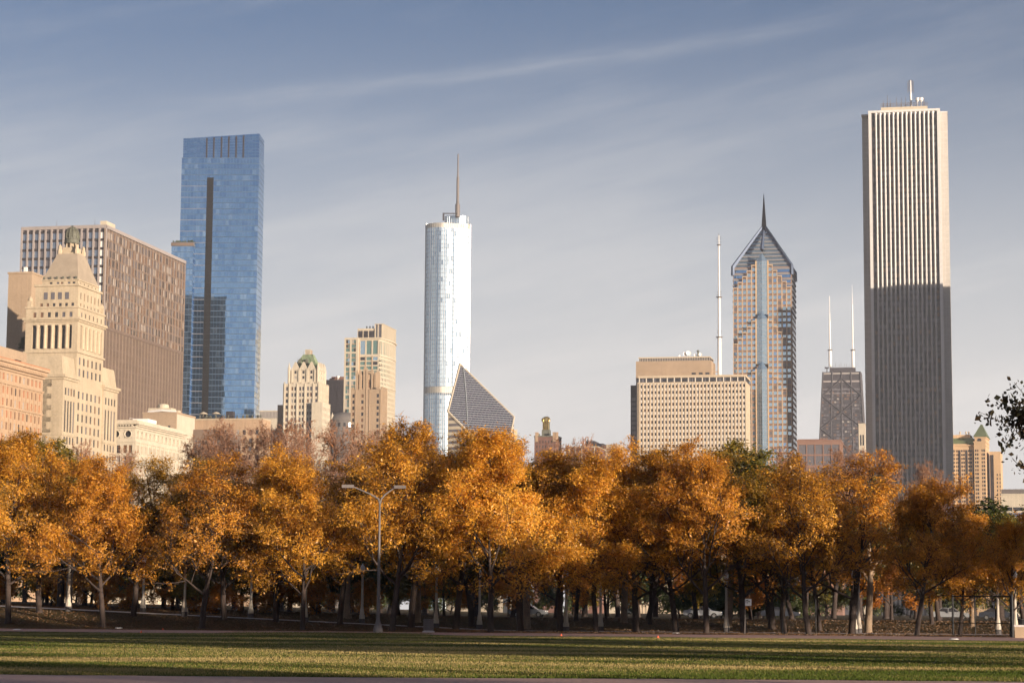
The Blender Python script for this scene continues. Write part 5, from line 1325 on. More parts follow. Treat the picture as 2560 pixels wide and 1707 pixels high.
def ribbed_tower():
    b = Bld('ribbed_granite_skyscraper', 'tallest pale skyscraper with close vertical ribs and notched corners', 'tower', *c8(336, 600), 1550)
    X = lambda cx, y=0.0, cy=600: b.S(*c8(cx, cy), y)[0]; z = lambda cy, y=0.0: b.S(*c8(336, cy), y)[1]
    x0 = X(85.5); W = -x0; zt = z(136); NT = 6.3; yn = NT; L = W + 2*NT
    # plan: square with notched corners
    core = MB().box(x0, 0, .9, L - .9, -1, zt - 2); b.part('core', core, M_['g_dark'])
    b.part('notch_wall', MB().box(x0 + 1.2, NT, yn, L - yn, -1, zt - 1.0).box(x0 - NT, x0 + 1.199, yn + 6, L - yn, -1, zt - 1.0), M_['granite_plain'])
    jt = MB()
    for k in range(82): zz = zt - 3 - k*4.1; jt.box(x0 - NT, x0 - .2, yn + 5.95, yn + 6, zz, zz + .12); jt.box(.2, NT, yn - .05, yn, zz, zz + .12)
    for xx in (x0 - NT*.5, NT*.5): jt.box(xx - .06, xx + .06, yn - .05, yn, 0, zt - 3)
    b.part('panel_joint', jt, M_['granite'], kind='stuff')
    for (xa, xb, e) in ((x0 - 1.1, x0 + 1.0, 6.4), (-1.0, 1.1, .4)): b.part('corner_pier', MB().box(xa, xb, -.5, yn + e, -1, zt - .9), M_['granite'])
    nb = 15; p = (W - 2.0)/nb; x1 = x0 + 1.0
    for i in range(1, nb):
        x = x1 + i*p; b.part('pier', MB().prism([(x - .74, .85), (x, -.8), (x + .74, .85)], -1, zt - 3.0).prism([(x - .74, .85), (x, -.8), (x + .74, .85)], zt - 3.0, zt - 1.0, [(x - p/2, .85), (x, -.75), (x + p/2, .85)]), M_['granite'])
    sp = MB(); o = []; fl = 4.12
    for k in range(82):
        zz = zt - 7 - k*fl
        if zz < 4: break
        sp.box(x1, -1.0, .62, .9, zz, zz + 1.25)
        for i in range(nb): o.append(((x1 + (i+.5)*p, .86, zz + 1.25 + (fl - 1.25)/2), (1, 0), p - 1.34, fl - 1.3))
    b.part('spandrel', sp, M_['dark_steel'], kind='stuff')
    b.windows([(M_['g_dark'], 8), (M_['g_grey'], 3), (M_['g_brown'], 1)], panes=o, limit=300, zmin=120)
    b.part('roof_slab', MB().box(x0 - 1.2, 1.2, -.8, L - .1, zt - 1.0, zt + .6).box(x0 - NT - .2, NT + .2, yn - .2, L - yn, zt - .999, zt - .2), M_['granite'])
    yr_ = 12; ra, rb = X(126, yr_), X(296, yr_)
    b.part('roof_plant', MB().box(ra, rb, yr_, 44, zt + .6, z(122, yr_)), M_['cream_conc'])
    rl = MB(); zr = z(122, yr_); zr2 = z(108, yr_)
    for i in range(34): xx = ra + i*(rb - ra)/33; rl.box(xx - .12, xx + .12, yr_, yr_ + .25, zr, zr2)
    for q in (0, .5, 1): rl.box(ra, rb, yr_ + .02, yr_ + .2, zr + (zr2 - zr)*q - .1, zr + (zr2-zr)*q + .1)
    for i in range(34): yy = yr_ + i*30/33; rl.box(rb - .2, rb, yy, yy + .2, zr, zr2)
    b.part('roof_rail', rl, M_['galv'], kind='stuff')
    for q, t in ((150, 84), (183, 92), (201, 94), (217, 92), (255, 100), (284, 88), (135, 104), (160, 98)):
        x = X(q, 16); b.part('roof_aerial', MB().tube([(x, 16, zr), (x, 16, b.S(*c8(q, t), 16)[1])], [.28, .12], 5), M_['galv'])
    for q in (260, 274): b.part('roof_dish', MB().lathe(X(q, 16), 16, [(.3, zr), (.3, zr + 4), (1.4, zr + 5), (1.5, zr + 7)], 10), M_['white_paint'])
    x = X(236, 20); zz = lambda cy: b.S(*c8(236, cy), 20)[1]
    mast = b.part('mast', MB().lathe(x, 20, [(.9, zr), (.8, zz(80)), (.5, zz(79)), (.45, zz(33)), (.15, zz(30))], 10), M_['white_paint'])
    g = MB()
    for k in range(9): h = zz(76) + k*(zz(34) - zz(76))/9; g.tube([(x - 2.2, 20, h), (x - 1.2, 20, h + 1.6), (x + 1.2, 20, h + 1.6), (x + 2.2, 20, h)], [.2]*4, 4)
    b.part('mast_aerial', g, M_['galv'], parent=mast)
ribbed_tower()

def green_hotel():
    R = rad(-3.0)
    b = Bld('green_roofed_hotel', 'peach hotel tower with green pyramid roof at the right', 'tower', *c9(412, 1000), 1560, rot=-rad(17.5))
    z = lambda cy, y=0: b.S(*c9(412, cy), y)[1]; X = lambda cx, y=0.0: b.S(*c9(cx, 1000), y)[0]
    x0 = X(298); W = -x0; zt = z(722); L = b.E(*c9(447, 1000))[0]; L = max(12, min(40, abs(L))); out = b.panes; pit = (z(806) - z(1302))/13
    cols = [(X(q) - x0, X(q2) - x0) for q, q2 in ((306, 319), (323, 341), (370, 383), (387, 405))]
    rows = floors(z(795), pit, 1.6, 40)
    mb = MB().block(x0, 0, 0, L, -1, zt, S=(cols, rows), E=(even(3, 1, L - 1, 1.6), rows), out=out); b.part('wall', mb, M_['peach'])
    b.part('belt', MB().box(x0 - .4, .4, -.4, L + .4, zt - .4, zt + .5).box(x0 - .25, .25, -.25, L + .25, z(762), z(762) + .6), M_['peach'])
    ua, ub = X(306, 1), X(414, 1); zu = z(676)
    b.part('upper_stage', MB().box(ua, ub, 1, L - 1, zt + .5, zu).box(ua - .5, ub + .5, .5, L - .5, zu - .6, zu + .4), M_['peach'])
    xc = X(352, 1); zc = z(704); K = 12
    dm = MB(); dm.v += [(xc + 1.5*math.cos(2*math.pi*k/K), .9, zc + 1.5*math.sin(2*math.pi*k/K)) for k in range(K)]; dm.f.append(tuple(range(K))); b.part('round_window', dm, M_['g_dark'])
    cx, cy = (ua + ub)/2, L/2
    b.part('pyramid_roof', MB().frustum(ua - 1, ub + 1, 0, L, zu + .4, cx - .6, cx + .6, cy - .6, cy + .6, z(552, cy)), M_['green_roof'])
    # west part with mansard
    yw = 2.0; wa, wb = X(60, yw), X(293, yw); zw = z(757); colsw = [(X(q, yw) - wa, X(q2, yw) - wa) for q, q2 in ((68, 84), (92, 108), (118, 128), (132, 143), (170, 186), (190, 206), (238, 254), (258, 276))]
    mw = MB().block(wa, wb, yw, L, -1, zw, S=(colsw, floors(z(795), pit, 1.6, 40)), out=out); b.part('west_wall', mw, M_['peach'])
    for q, q2 in ((144, 165), (214, 234), (284, 297)): b.part('dark_bay', MB().box(X(q, yw), X(q2, yw), yw - .25, yw - .02, 5, z(797)), M_['dark_steel'])
    b.part('west_cornice', MB().box(wa - .3, wb + .3, yw - .5, L, zw, zw + .8).box(wa, wb - 4, yw + 1, L, zw + .8, z(735)), M_['peach'])
    b.part('mansard', MB().frustum(wa, wb, yw + 1.5, L, z(735), wa, wb - 1, yw + 6, L - 4, z(672)), M_['green_roof'])
    b.part('roof_block', MB().box(wa, X(262, 8), 8, L - 2, z(735), z(640)), M_['peach'])
    for q in (165, 223, 250): b.part('roof_vent', MB().lathe(X(q, 9), 9, [(.5, z(640)), (.5, z(640) + 1.5), (.9, z(640) + 1.6), (.2, z(640) + 2.6)], 8), M_['cream_conc'])
    # east wing
    ye = 6.0; ea, eb = X(448, ye), X(556, ye); ze = z(812); ew = eb - ea; ce = [(X(q, ye) - ea, X(q2, ye) - ea) for q, q2 in ((514, 526), (543, 552))]
    me = MB().block(ea, eb, ye, ye + 16, -1, ze, S=(ce, floors(z(1030), pit, 1.6, 24) + []), out=out); b.part('east_wing', me, M_['peach'])
    for q, q2 in ((457, 468), (473, 487)): b.part('dark_bay', MB().box(X(q, ye), X(q2, ye), ye - .25, ye - .02, 4, z(845)), M_['dark_steel'])
    b.windows([(M_['g_brown'], 1), (M_['g_dark'], 5)])
green_hotel()

def white_low():
    b = simple_block('white_ribbon_block', 'low white block with ribbon windows at the right edge', 'building', (2680, 1290), 1150, (2504, 1290), None, 1236, M_['white_stone'], depthL=30, rot=-rad(14),
        S=lambda W, z: ([(W*.0 + .4, W*.155), (W*.165, W*.31), (W*.45, W*.58), (W*.62, W*.9)], sorted([(z - 6.4 - k*3.0 - 1.9, z - 6.4 - k*3.0) for k in range(5)])), wm=[(M_['g_blue2'], 1), (M_['g_dark'], 2)])
    b.part('plant_box', MB().box(-b.W, -b.W*.48, 4, 14, b.zt + .7, b.zt + 3.3), M_['galv'])
white_low()

def frame_out_tower():
    # the neighbouring office tower just past the right edge, whose shadow crosses the ribbed skyscraper
    p = V(2270, 900, 1550); t = 150.0
    hx, hy = sd.x/math.cos(rad(SUN_EL)), sd.y/math.cos(rad(SUN_EL)); x, y = p.x + hx*t - hy*4.5, p.y + hy*t + hx*4.5
    zs = V(2345, 716, 1550).z + t*math.tan(rad(SUN_EL))
    root = tag(empty('neighbour_office_tower', (x, y, 0), -G), 'glass office tower standing east of the ribbed skyscraper', 'tower')
    w = 24; hn = 12
    mb = MB().box(-w, w, -hn, hn, -1, zs - 1); mb.build('core', M_['g_grey'], root)
    g = MB()
    for i in range(15): g.box(-w + i*2*w/14 - .3, -w + i*2*w/14 + .3, -hn - .5, -hn, 0, zs - 1)
    for k in range(int(zs/4.2)): g.box(-w, w, -hn - .3, -hn, k*4.2, k*4.2 + 1.0)
    g.build('facade_grid', M_['grey_pier'], root, kind='stuff'); MB().box(-w - .4, w + .4, -hn - .6, hn + .6, zs - 1, zs).build('roof_edge', M_['grey_pier'], root)
frame_out_tower()

# ------------------------------------------------------------------ trees
def grow(seed, H, trunk_h, trunk_r, limbs, spread, lean_up, levels=3, kids=(7, 6), droop=0.0, wig=0.18, crook=0.0, mr_=.010):
    """a branching skeleton: list of (points, radii, level)"""
    r = random.Random(seed); out = []
    def branch(p, d, ln, rad_, lvl):
        n = 5 if lvl < 2 else 3
        pts = [p.copy()]; rs = [rad_]; q = p.copy(); dd = d.copy()
        for i in range(n):
            dd = (dd + Vector((r.gauss(0, wig), r.gauss(0, wig), r.gauss(0, wig*.7) + lean_up*(.10 if lvl < 2 else .03) - droop*(.12 if lvl >= 2 else 0)))).normalized()
            q = q + dd*(ln/n); pts.append(q.copy()); rs.append(rad_*(1 - .78*(i+1)/n) + .004)
        out.append((pts, rs, lvl))
        if lvl >= levels: return
        k = kids[min(lvl - 1, len(kids)-1)]
        for j in range(k):
            t = .28 + .72*(j + r.random()*.8)/k; t = min(.98, t); i = min(n-1, int(t*n)); f = t*n - i
            bp = pts[i].lerp(pts[i+1], f); bd = (pts[i+1] - pts[i]).normalized()
            side = bd.orthogonal().normalized(); side.rotate(__import__('mathutils').Quaternion(bd, r.random()*6.283))
            nd = (bd*(.55 + .3*r.random()) + side*(.7 + .3*r.random()) + Vector((0, 0, .10*lean_up))).normalized()
            branch(bp, nd, ln*(.42 + .22*r.random())*(1.15 - .4*t), max(mr_, rs[i]*.55), lvl + 1)
    # trunk with a leader
    pts = [Vector((0, 0, -.3))]; rs = [trunk_r*1.5]; q = Vector((0, 0, 0)); d = Vector((r.gauss(0, .03 + crook), r.gauss(0, .03), 1)).normalized()
    hs = [0.0, .25, trunk_h*.5, trunk_h, trunk_h + (H - trunk_h)*.3, trunk_h + (H - trunk_h)*.6, H*.93]; prev = 0
    for i, h in enumerate(hs):
        if i: d = (d + Vector((r.gauss(0, .06 + crook*.5), r.gauss(0, .06), .15))).normalized(); q = q + d*(h - prev)
        prev = h; pts.append(q.copy()); f = h/H
        rs.append(trunk_r*((1.25 if i == 0 else 1.0) - .85*max(0, f - .05) if h <= trunk_h else max(.05, .62*(1 - f))))
    out.append((pts, rs, 0))
    for j in range(limbs):
        t = j/(limbs-1) if limbs > 1 else 0; h = trunk_h*(.85) + (H*.80 - trunk_h*.85)*(t**1.15)
        seg = [i for i in range(len(pts)-1) if pts[i].z <= h <= pts[i+1].z]; i = seg[0] if seg else len(pts) - 2
        f = (h - pts[i].z)/max(.01, pts[i+1].z - pts[i].z); bp = pts[i].lerp(pts[i+1], f)
        a = j*2.4 + r.gauss(0, .35); el = rad(28 + 36*t + r.gauss(0, 7)) + lean_up*.25
        ln = spread*(1.0 - .42*t)*(0.85 + .3*r.random())
        branch(bp, Vector((math.cos(a)*math.cos(el), math.sin(a)*math.cos(el), math.sin(el))), ln, trunk_r*(.48 - .25*t), 1)
    return out

def wood_mesh(sk, name, mat, lv=None, sides=(8, 6, 4, 3, 3)):
    mb = MB()
    for pts, rs, l in sk:
        if lv is not None and l not in lv: continue
        mb.tube(pts, rs, sides[l])
    me = mb.mesh(name, mat); me.polygons.foreach_set('use_smooth', [True]*len(me.polygons)); return me

def leaf_mesh(sk, name, mat, per=34, size=.26, jit=.34, seed=1, keep=1.0, width=.42, lv=3, hang=.5, zmin=0.0):
    rg = np.random.default_rng(seed); P = []; 
    for pts, rs, l in sk:
        if l < lv: continue
        if rg.random() > keep: continue
        a = np.array([tuple(p) for p in pts]); n = len(a)
        t = rg.random(per)*(n-1)*.95 + .05; i = np.minimum(t.astype(int), n-2); f = (t - i)[:, None]
        P.append(a[i]*(1-f) + a[i+1]*f)
    if not P: P = [np.zeros((1, 3))]
    P = np.concatenate(P); P = P + rg.normal(0, jit, P.shape)*np.array([1, 1, .8]); P = P[P[:, 2] > zmin + rg.normal(0, 1.25, len(P))]; N = len(P)
    # leaves turn their faces outward and up to the light, and hang a little
    c = P.mean(0); o = P - np.array([c[0], c[1], c[2] - 1.5]); o /= np.linalg.norm(o, axis=1)[:, None] + 1e-6
    nr = rg.normal(0, 1, (N, 3))*.62 + o*.85 + np.array([0, 0, .25]); nr /= np.linalg.norm(nr, axis=1)[:, None]
    d = rg.normal(0, 1, (N, 3)); d[:, 2] -= hang; d -= nr*(d*nr).sum(1)[:, None]; d /= np.linalg.norm(d, axis=1)[:, None] + 1e-6
    s = np.cross(d, nr)
    ln = size*np.clip(rg.lognormal(-.05, .38, N), .4, 2.2)[:, None]; w = ln*width
    v = np.empty((N*4, 3)); v[0::4] = P; v[1::4] = P + d*ln*.5 + s*w*.5; v[2::4] = P + d*ln; v[3::4] = P + d*ln*.5 - s*w*.5
    me = bpy.data.meshes.new(name); me.vertices.add(N*4); me.vertices.foreach_set('co', v.astype(np.float32).ravel())
    me.loops.add(N*4); me.loops.foreach_set('vertex_index', np.arange(N*4, dtype=np.int32))
    me.polygons.add(N); me.polygons.foreach_set('loop_start', np.arange(0, N*4, 4, dtype=np.int32)); me.polygons.foreach_set('loop_total', np.full(N, 4, dtype=np.int32))
    me.materials.append(mat); me.update(calc_edges=True); return me

KINDS = {}
def kind(key, sk, bark, leaf, trunk_lv=(0,), **kw):
    tr = wood_mesh(sk, 'trunk', bark, trunk_lv); lb = wood_mesh(sk, 'limbs', bark if not kw.get('twig') else M_['twig'], [1, 2, 3, 4])
    kw.pop('twig', None)
    cr = leaf_mesh(sk, 'crown', leaf, **kw) if leaf else None
    KINDS[key] = (tr, lb, cr)
# golden honey locusts: full ones, rust coloured ones, thin ones
for i, (H, sp, seed, lf, per, keep) in enumerate(((15.6, 6.4, 11, 'gold', 82, .90), (16.4, 6.9, 23, 'gold', 74, .83), (14.8, 6.2, 37, 'rust', 76, .86), (15.8, 6.9, 52, 'gold', 78, .80), (15.2, 6.6, 64, 'rust', 72, .78))):
    kind('gold%d' % i, grow(seed, H, 3.8, .225, 14, sp, .85, 3, (9, 8), .3), M_['bark'], M_['leaf_' + lf], per=per, size=.165, jit=.23, seed=seed, zmin=3.8, width=.38, hang=.9, keep=keep)
kind('thin0', grow(61, 14.6, 3.4, .24, 12, 6.4, .8, 3, (9, 8), .25), M_['bark'], M_['leaf_rust'], per=52, size=.165, jit=.2, seed=61, keep=.55, zmin=3.0, hang=.9)
kind('thin1', grow(67, 15.4, 3.8, .24, 12, 6.2, .9, 3, (9, 8), .25), M_['bark'], M_['leaf_gold'], per=48, size=.165, jit=.2, seed=67, keep=.55, zmin=3.6, hang=.9)
kind('mixed0', grow(69, 15.0, 3.6, .25, 13, 6.2, .8, 3, (9, 7), .25), M_['bark'], M_['leaf_mixed'], per=66, size=.165, jit=.22, seed=69, keep=.8, zmin=3.6, hang=.9)
kind('near0', grow(94, 14.0, 6.4, .34, 11, 4.6, .3, 3, (8, 7), .5), M_['bark'], M_['leaf_shade'], per=84, size=.13, jit=.17, seed=94, width=.75, zmin=6.9)
for i, seed in enumerate((96, 98)):
    kind('high%d' % i, grow(seed, 18.5, 10.6, .42, 12, 6.0, .6, 3, (8, 6), .2), M_['bark'], M_['leaf_gold'], per=56, size=.30, jit=.26, seed=seed, zmin=10.0)
kind('orange0', grow(71, 9.5, 2.4, .24, 9, 3.9, .6, 3, (7, 6), .3), M_['bark'], M_['leaf_orange'], per=40, size=.26, jit=.26, seed=71)
kind('orange1', grow(73, 7.5, 1.7, .18, 9, 3.4, .5, 3, (7, 6), .3), M_['bark'], M_['leaf_orange'], per=36, size=.24, jit=.26, seed=73)
kind('olive0', grow(81, 14.5, 2.6, .34, 11, 5.6, .6, 3, (8, 6), .2), M_['bark'], M_['leaf_olive'], per=46, size=.30, jit=.30, seed=81)
kind('olive1', grow(83, 9.0, 1.6, .24, 10, 4.2, .4, 3, (8, 6), .3), M_['bark'], M_['leaf_olive'], per=40, size=.26, jit=.30, seed=83)
kind('green0', grow(91, 10.0, 2.4, .30, 10, 4.4, .4, 3, (8, 6), .2), M_['bark'], M_['leaf_green'], per=46, size=.22, jit=.28, seed=91, width=.7)
kind('big0', grow(101, 17.5, 5.6, .52, 11, 6.4, .8, 3, (8, 6), .2, crook=.04), M_['bark_pale'], M_['leaf_gold'], per=30, size=.32, jit=.3, seed=101, keep=.8)
kind('big1', grow(103, 18.0, 6.0, .46, 10, 6.2, .8, 3, (8, 6), .2, crook=.05), M_['bark_pale'], M_['leaf_olive'], per=30, size=.32, jit=.3, seed=103, keep=.7)
for i, (H, sp, seed) in enumerate(((20.5, 6.4, 111), (19.0, 5.8, 113), (21.5, 6.6, 117))):
    sk = grow(seed, H, 4.2, .33, 14, sp, 1.25, 4, (8, 6, 5), .0, wig=.14, mr_=.022)
    kind('bare%d' % i, sk, M_['bark'], M_['leaf_red'], twig=True, per=3, size=.20, jit=.12, seed=seed, keep=.30, lv=4)
kind('hedge0', grow(131, 3.0, .2, .10, 9, 1.9, .5, 3, (6, 5), .2), M_['bark'], M_['leaf_green'], per=26, size=.2, jit=.18, seed=131)

kind('hedge1', grow(137, 3.2, .2, .10, 10, 2.0, .5, 3, (6, 5), .2), M_['bark'], M_['leaf_orange'], per=30, size=.2, jit=.18, seed=137)
def put(key, name, x, y, s, rz, label, group=None, z=None, cat='tree'):
    tr, lb, cr = KINDS[key]
    root = tag(empty(name, (x, y, gz(x, y) if z is None else z), rz), label, cat, group)
    root.scale = (s[0], s[0], s[1]) if isinstance(s, tuple) else (s, s, s)
    for nm, me in (('trunk', tr), ('limbs', lb), ('crown', cr)):
        if me is None: continue
        o = bpy.data.objects.new(nm, me); col.objects.link(o); o.parent = root
    return root
ORD = ['first', 'second', 'third', 'fourth', 'fifth', 'sixth', 'seventh', 'eighth', 'ninth', 'tenth', 'eleventh', 'twelfth', 'thirteenth', 'fourteenth', 'fifteenth', 'sixteenth', 'seventeenth', 'eighteenth', 'nineteenth', 'twentieth']
tr_ = random.Random(21)
# front row: trunk foot pixel, crown top pixel
FRONT = [(20, 1557, 1095, 'gold0'), (258, 1567, 1155, 'gold2'), (505, 1570, 1150, 'thin0'), (757, 1573, 1150, 'gold1'), (980, 1577, 1080, 'gold3'), (1227, 1580, 1092, 'gold0'),
         (1490, 1580, 1135, 'gold1'), (1765, 1583, 1140, 'gold4'), (2022, 1586, 1160, 'thin1'), (2292, 1589, 1215, 'gold2'), (2530, 1590, 1310, 'gold4')]
HGT = {'gold0': 15.6, 'gold1': 16.4, 'gold2': 14.8, 'gold3': 15.8, 'thin0': 14.6, 'gold4': 15.2, 'thin1': 15.4, 'mixed0': 15.0, 'olive0': 14.5, 'big0': 17.5, 'big1': 18.0, 'orange0': 9.5, 'orange1': 7.5, 'olive1': 9.0, 'green0': 10.0, 'bare0': 20.5, 'bare1': 19.0, 'bare2': 21.5}
def tree_px(px, foot, top, key, name, label, group, dep=None, wide=1.0, rz=None):
    if dep is None: p = ground_at(px, foot)
    else:
        q = V(px, foot, dep); p = Vector((q.x, q.y, gz(q.x, q.y)))
    h = V(px, top, p.y).z - p.z; s = h/HGT[key]/1.02
    return put(key, name, p.x, p.y, (s*wide, s), tr_.random()*6.28 if rz is None else rz, label, group)
LOOK = {'gold0': 'golden-leaved', 'gold1': 'golden-leaved', 'gold3': 'golden-leaved', 'gold2': 'rust-orange', 'gold4': 'rust-orange', 'thin0': 'thinly leaved rust-coloured', 'thin1': 'thinly leaved golden', 'mixed0': 'olive-brown'}
for i, (px, ft, tp, k) in enumerate(FRONT):
    tree_px(px, ft, tp, k, 'honey_locust', '%s park tree, %s from the left in the front row' % (LOOK[k], ORD[i]) if i < 10 else '%s park tree at the right end of the front row' % LOOK[k], 'autumn trees of the front row', wide=1.17)
SECOND = [(97, 1125, 'thin1'), (333, 1165, 'mixed0'), (560, 1175, 'mixed0'), (690, 1160, 'gold0'), (850, 1165, 'thin1'), (1028, 1112, 'thin1'), (1140, 1105, 'gold3'), (1300, 1125, 'mixed0'), (1400, 1145, 'gold0'), (1590, 1170, 'thin0'), (1690, 1145, 'gold3'), (1860, 1155, 'mixed0'), (1960, 1190, 'thin1'), (2130, 1150, 'thin0'), (2400, 1295, 'gold2')]
for i, (px, tp, k) in enumerate(SECOND):
    x = (px - 1280)/F*198; d = 197.5 - .2035*x
    tree_px(px, 1560, tp, k, 'honey_locust', '%s park tree, %s from the left in the second row' % (LOOK[k], ORD[i]), 'autumn trees of the second row', dep=d, wide=1.28)
# tall pale trunks behind the path
BACK = [(170, 'big0', 1200), (430, 'thin0', 1210), (690, 'olive0', 1210), (866, 'big0', 1190), (1040, 'big0', 1160), (1180, 'olive0', 1190), (1318, 'big1', 1180), (1440, 'thin0', 1180), (1560, 'big1', 1200), (1625, 'gold0', 1190), (1820, 'big1', 1190), (1930, 'olive0', 1150), (2050, 'gold2', 1190), (2170, 'big1', 1200), (2330, 'olive0', 1300), (2430, 'big0', 1320), (2560, 'olive0', 1300)]
for i, (px, k, tp) in enumerate(BACK):
    x = (px - 1280)/F*214; d = 210 - .2035*x + (i*37 % 13)
    tree_px(px, 1560, tp, k, 'park_tree', 'tall autumn tree just behind the footpath, %s from the left' % ORD[i], 'trees behind the footpath', dep=d)
# dark green crown poking above the row
tree_px(1925, 1560, 1124, 'olive0', 'park_tree', 'dark olive crown rising in front of the chevron tower', 'trees behind the footpath', dep=232)
tree_px(150, 1560, 1115, 'olive0', 'park_tree', 'dark olive crown rising in front of the pyramid tower', 'trees behind the footpath', dep=226)
tree_px(2500, 1560, 1285, 'green0', 'park_tree', 'dark green crown below the peach hotel', 'trees behind the footpath', dep=245, wide=1.6)
# bare reddish trees beyond
BARE = [(60, 1120), (200, 1100), (330, 1115), (470, 1090), (530, 1060), (585, 1045), (640, 1050), (700, 1042), (760, 1052), (830, 1050), (905, 1055), (990, 1052), (1060, 1070), (1190, 1085), (1300, 1090), (1400, 1095), (1462, 1088), (1545, 1110), (1640, 1130), (1980, 1110), (2085, 1112), (2150, 1120), (2215, 1125), (2290, 1150), (2350, 1180), (1900, 1150), (2020, 1125)]
for i, (px, tp) in enumerate(BARE):
    d = 286 + (i*53 % 37)
    tree_px(px, 1550, tp, 'bare%d' % (i % 3), 'bare_tree', 'bare reddish tree behind the golden crowns, number %d of the row from the left' % (i + 1), 'bare trees of the far row', dep=d)
# low orange and olive understorey beyond the path
for i in range(24):
    px = -40 + i*112 + tr_.uniform(-25, 25); d = 232 + tr_.random()*34; k = tr_.choice(['orange0', 'orange1', 'olive1', 'orange0', 'olive1'])
    x = (px - 1280)/F*d; put(k, 'young_tree', x, d - .2*x, .95 + .4*tr_.random(), tr_.random()*6.28, 'small orange and olive tree in the shaded belt behind the path', 'small trees behind the path')
for i in range(13):
    px = -30 + i*104 + tr_.uniform(-20, 20); d = 219 + tr_.random()*12; k = tr_.choice(['orange1', 'olive1', 'orange0', 'olive1', 'green0'])
    x = (px - 1280)/F*d; put(k, 'young_tree', x, d - .2035*x, (.9, .6 + .25*tr_.random()), tr_.random()*6.28, 'low bushy autumn tree close behind the raised left part of the path', 'bushy trees behind the left path')
for i in range(26):
    px = -60 + i*105 + tr_.uniform(-30, 30); d = 300 + tr_.random()*60; k = tr_.choice(['orange0', 'olive0', 'green0', 'olive1', 'gold2'])
    x = (px - 1280)/F*d; put(k, 'distant_tree', x, d, .9 + .25*tr_.random(), tr_.random()*6.28, 'distant autumn tree glimpsed between the trunks', 'distant trees under the crowns')
for i in range(34):
    px = -60 + i*80 + tr_.uniform(-30, 30); d = 385 + tr_.random()*40; x = (px - 1280)/F*d
    put('hedge0', 'shrub', x, d, 1.3 + tr_.random(), tr_.random()*6.28, 'dark green shrub in the far hedge line', 'shrubs of the far hedge', cat='shrub')
for i in range(12):
    px = 1700 + i*26; d = 276 + tr_.random()*4; x = (px - 1280)/F*d
    put('hedge0', 'shrub', x, d, 1.0 + .3*tr_.random(), tr_.random()*6.28, 'dark green shrub of the clipped belt behind the right trunks', 'shrubs behind the right trunks', cat='shrub')
for i in range(9):
    px = -40 + i*120 + tr_.uniform(-12, 12); d = 214 + tr_.random()*9; x = (px - 1280)/F*d
    put('hedge1', 'shrub', x, d - .2035*x, (1.2, .75 + .5*tr_.random()), tr_.random()*6.28, 'orange brown shrub of the thicket behind the raised left path', 'shrubs behind the left path', cat='shrub')
# avenue of tall trees along the street on the right, outside the picture: its shade lies over the lawn
AV = []
for row, (xo, h0) in enumerate(((37, 1.0), (48, 1.0))):
    y = -90.0 + row*4
    while y < 168:
        x = xo + .2035*y
        if x > .2327*y + 8.5 and not (24, 14)[row] < y < (42, 32)[row]: AV.append((x + tr_.uniform(-1.2, 1.2), y, h0*(.92 + .10*tr_.random())*(.86 if y > 92 else 1)))
        y += tr_.uniform(8.5, 12.5) if y > 92 else tr_.uniform(7.5, 10.5) if y > 40 else tr_.uniform(9, 16)
for i, (x, y, s) in enumerate(AV):
    put('high%d' % (i % 2) if y > 92 or i % 3 == 0 else 'gold%d' % (i % 4), 'avenue_tree', x, y, s, tr_.random()*6.28, 'tall golden tree of the avenue right of the lawn', 'avenue trees right of the lawn')
# the near tree whose dark branch hangs in at the right
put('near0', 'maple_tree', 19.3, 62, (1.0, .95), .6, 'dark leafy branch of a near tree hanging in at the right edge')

# shrubs on the roof terrace of the pyramid tower's wing
for q, cy, s in ((165, 905, 1.05), (225, 912, .5), (275, 910, .55), (335, 908, .6), (375, 915, .45)):
    p = V(*c1(q, cy + 12), 812); put('hedge0', 'roof_shrub', p.x, p.y, s*1.6, q, 'shrub on the roof terrace below the pyramid tower colonnade', 'roof terrace shrubs', z=p.z, cat='shrub')

# ------------------------------------------------------------------ street furniture
def lamp_meshes():
    P = MB().lathe(0, 0, [(.27, 0), (.27, .38), (.29, .39), (.29, .44)], 8).mesh('base_plinth', M_['pole_base'])
    Bs = MB().lathe(0, 0, [(.255, .44), (.25, .75), (.205, .8), (.18, 1.15), (.135, 1.4), (.13, 1.5)], 8).mesh('base', M_['pole'])
    S = MB().lathe(0, 0, [(.12, 1.5), (.11, 2.5), (.09, 4.2), (.13, 4.25), (.13, 4.35), (.09, 4.4)], 8).mesh('shaft', M_['pole'])
    H = MB().lathe(0, 0, [(.07, 4.4), (.16, 4.5), (.17, 4.58)], 10).mesh('fitter', M_['pole_base'])
    Gm = MB().lathe(0, 0, [(.15, 4.58), (.21, 4.75), (.22, 4.95), (.15, 5.15), (.06, 5.25), (.03, 5.36)], 12).mesh('globe', M_['globe'])
    Gm.polygons.foreach_set('use_smooth', [True]*len(Gm.polygons))
    return [('base_plinth', P), ('base', Bs), ('shaft', S), ('fitter', H), ('globe', Gm)]
LM = lamp_meshes()
def lamp(x, y, s, label, group='acorn lamps along the footpath'):
    root = tag(empty('park_lamp', (x, y, gz(x, y) - .02)), label, 'street lamp', group); root.scale = (s, s, s)
    for nm, me in LM: o = bpy.data.objects.new(nm, me); col.objects.link(o); o.parent = root
FARL = [(43, 'leftmost'), (326, 'second'), (613, 'third'), (903, 'fourth'), (1203, 'fifth'), (1505, 'sixth'), (1812, 'seventh'), (2128, 'eighth'), (2452, 'ninth')]
for px, w in FARL:
    x = (px - 1280)/F*205; lamp(x, 207.4 - .2035*x, 1.06, 'pale concrete park lamp on the far side of the path, %s from the left' % w if w != 'leftmost' else 'pale concrete park lamp nearest the left edge')
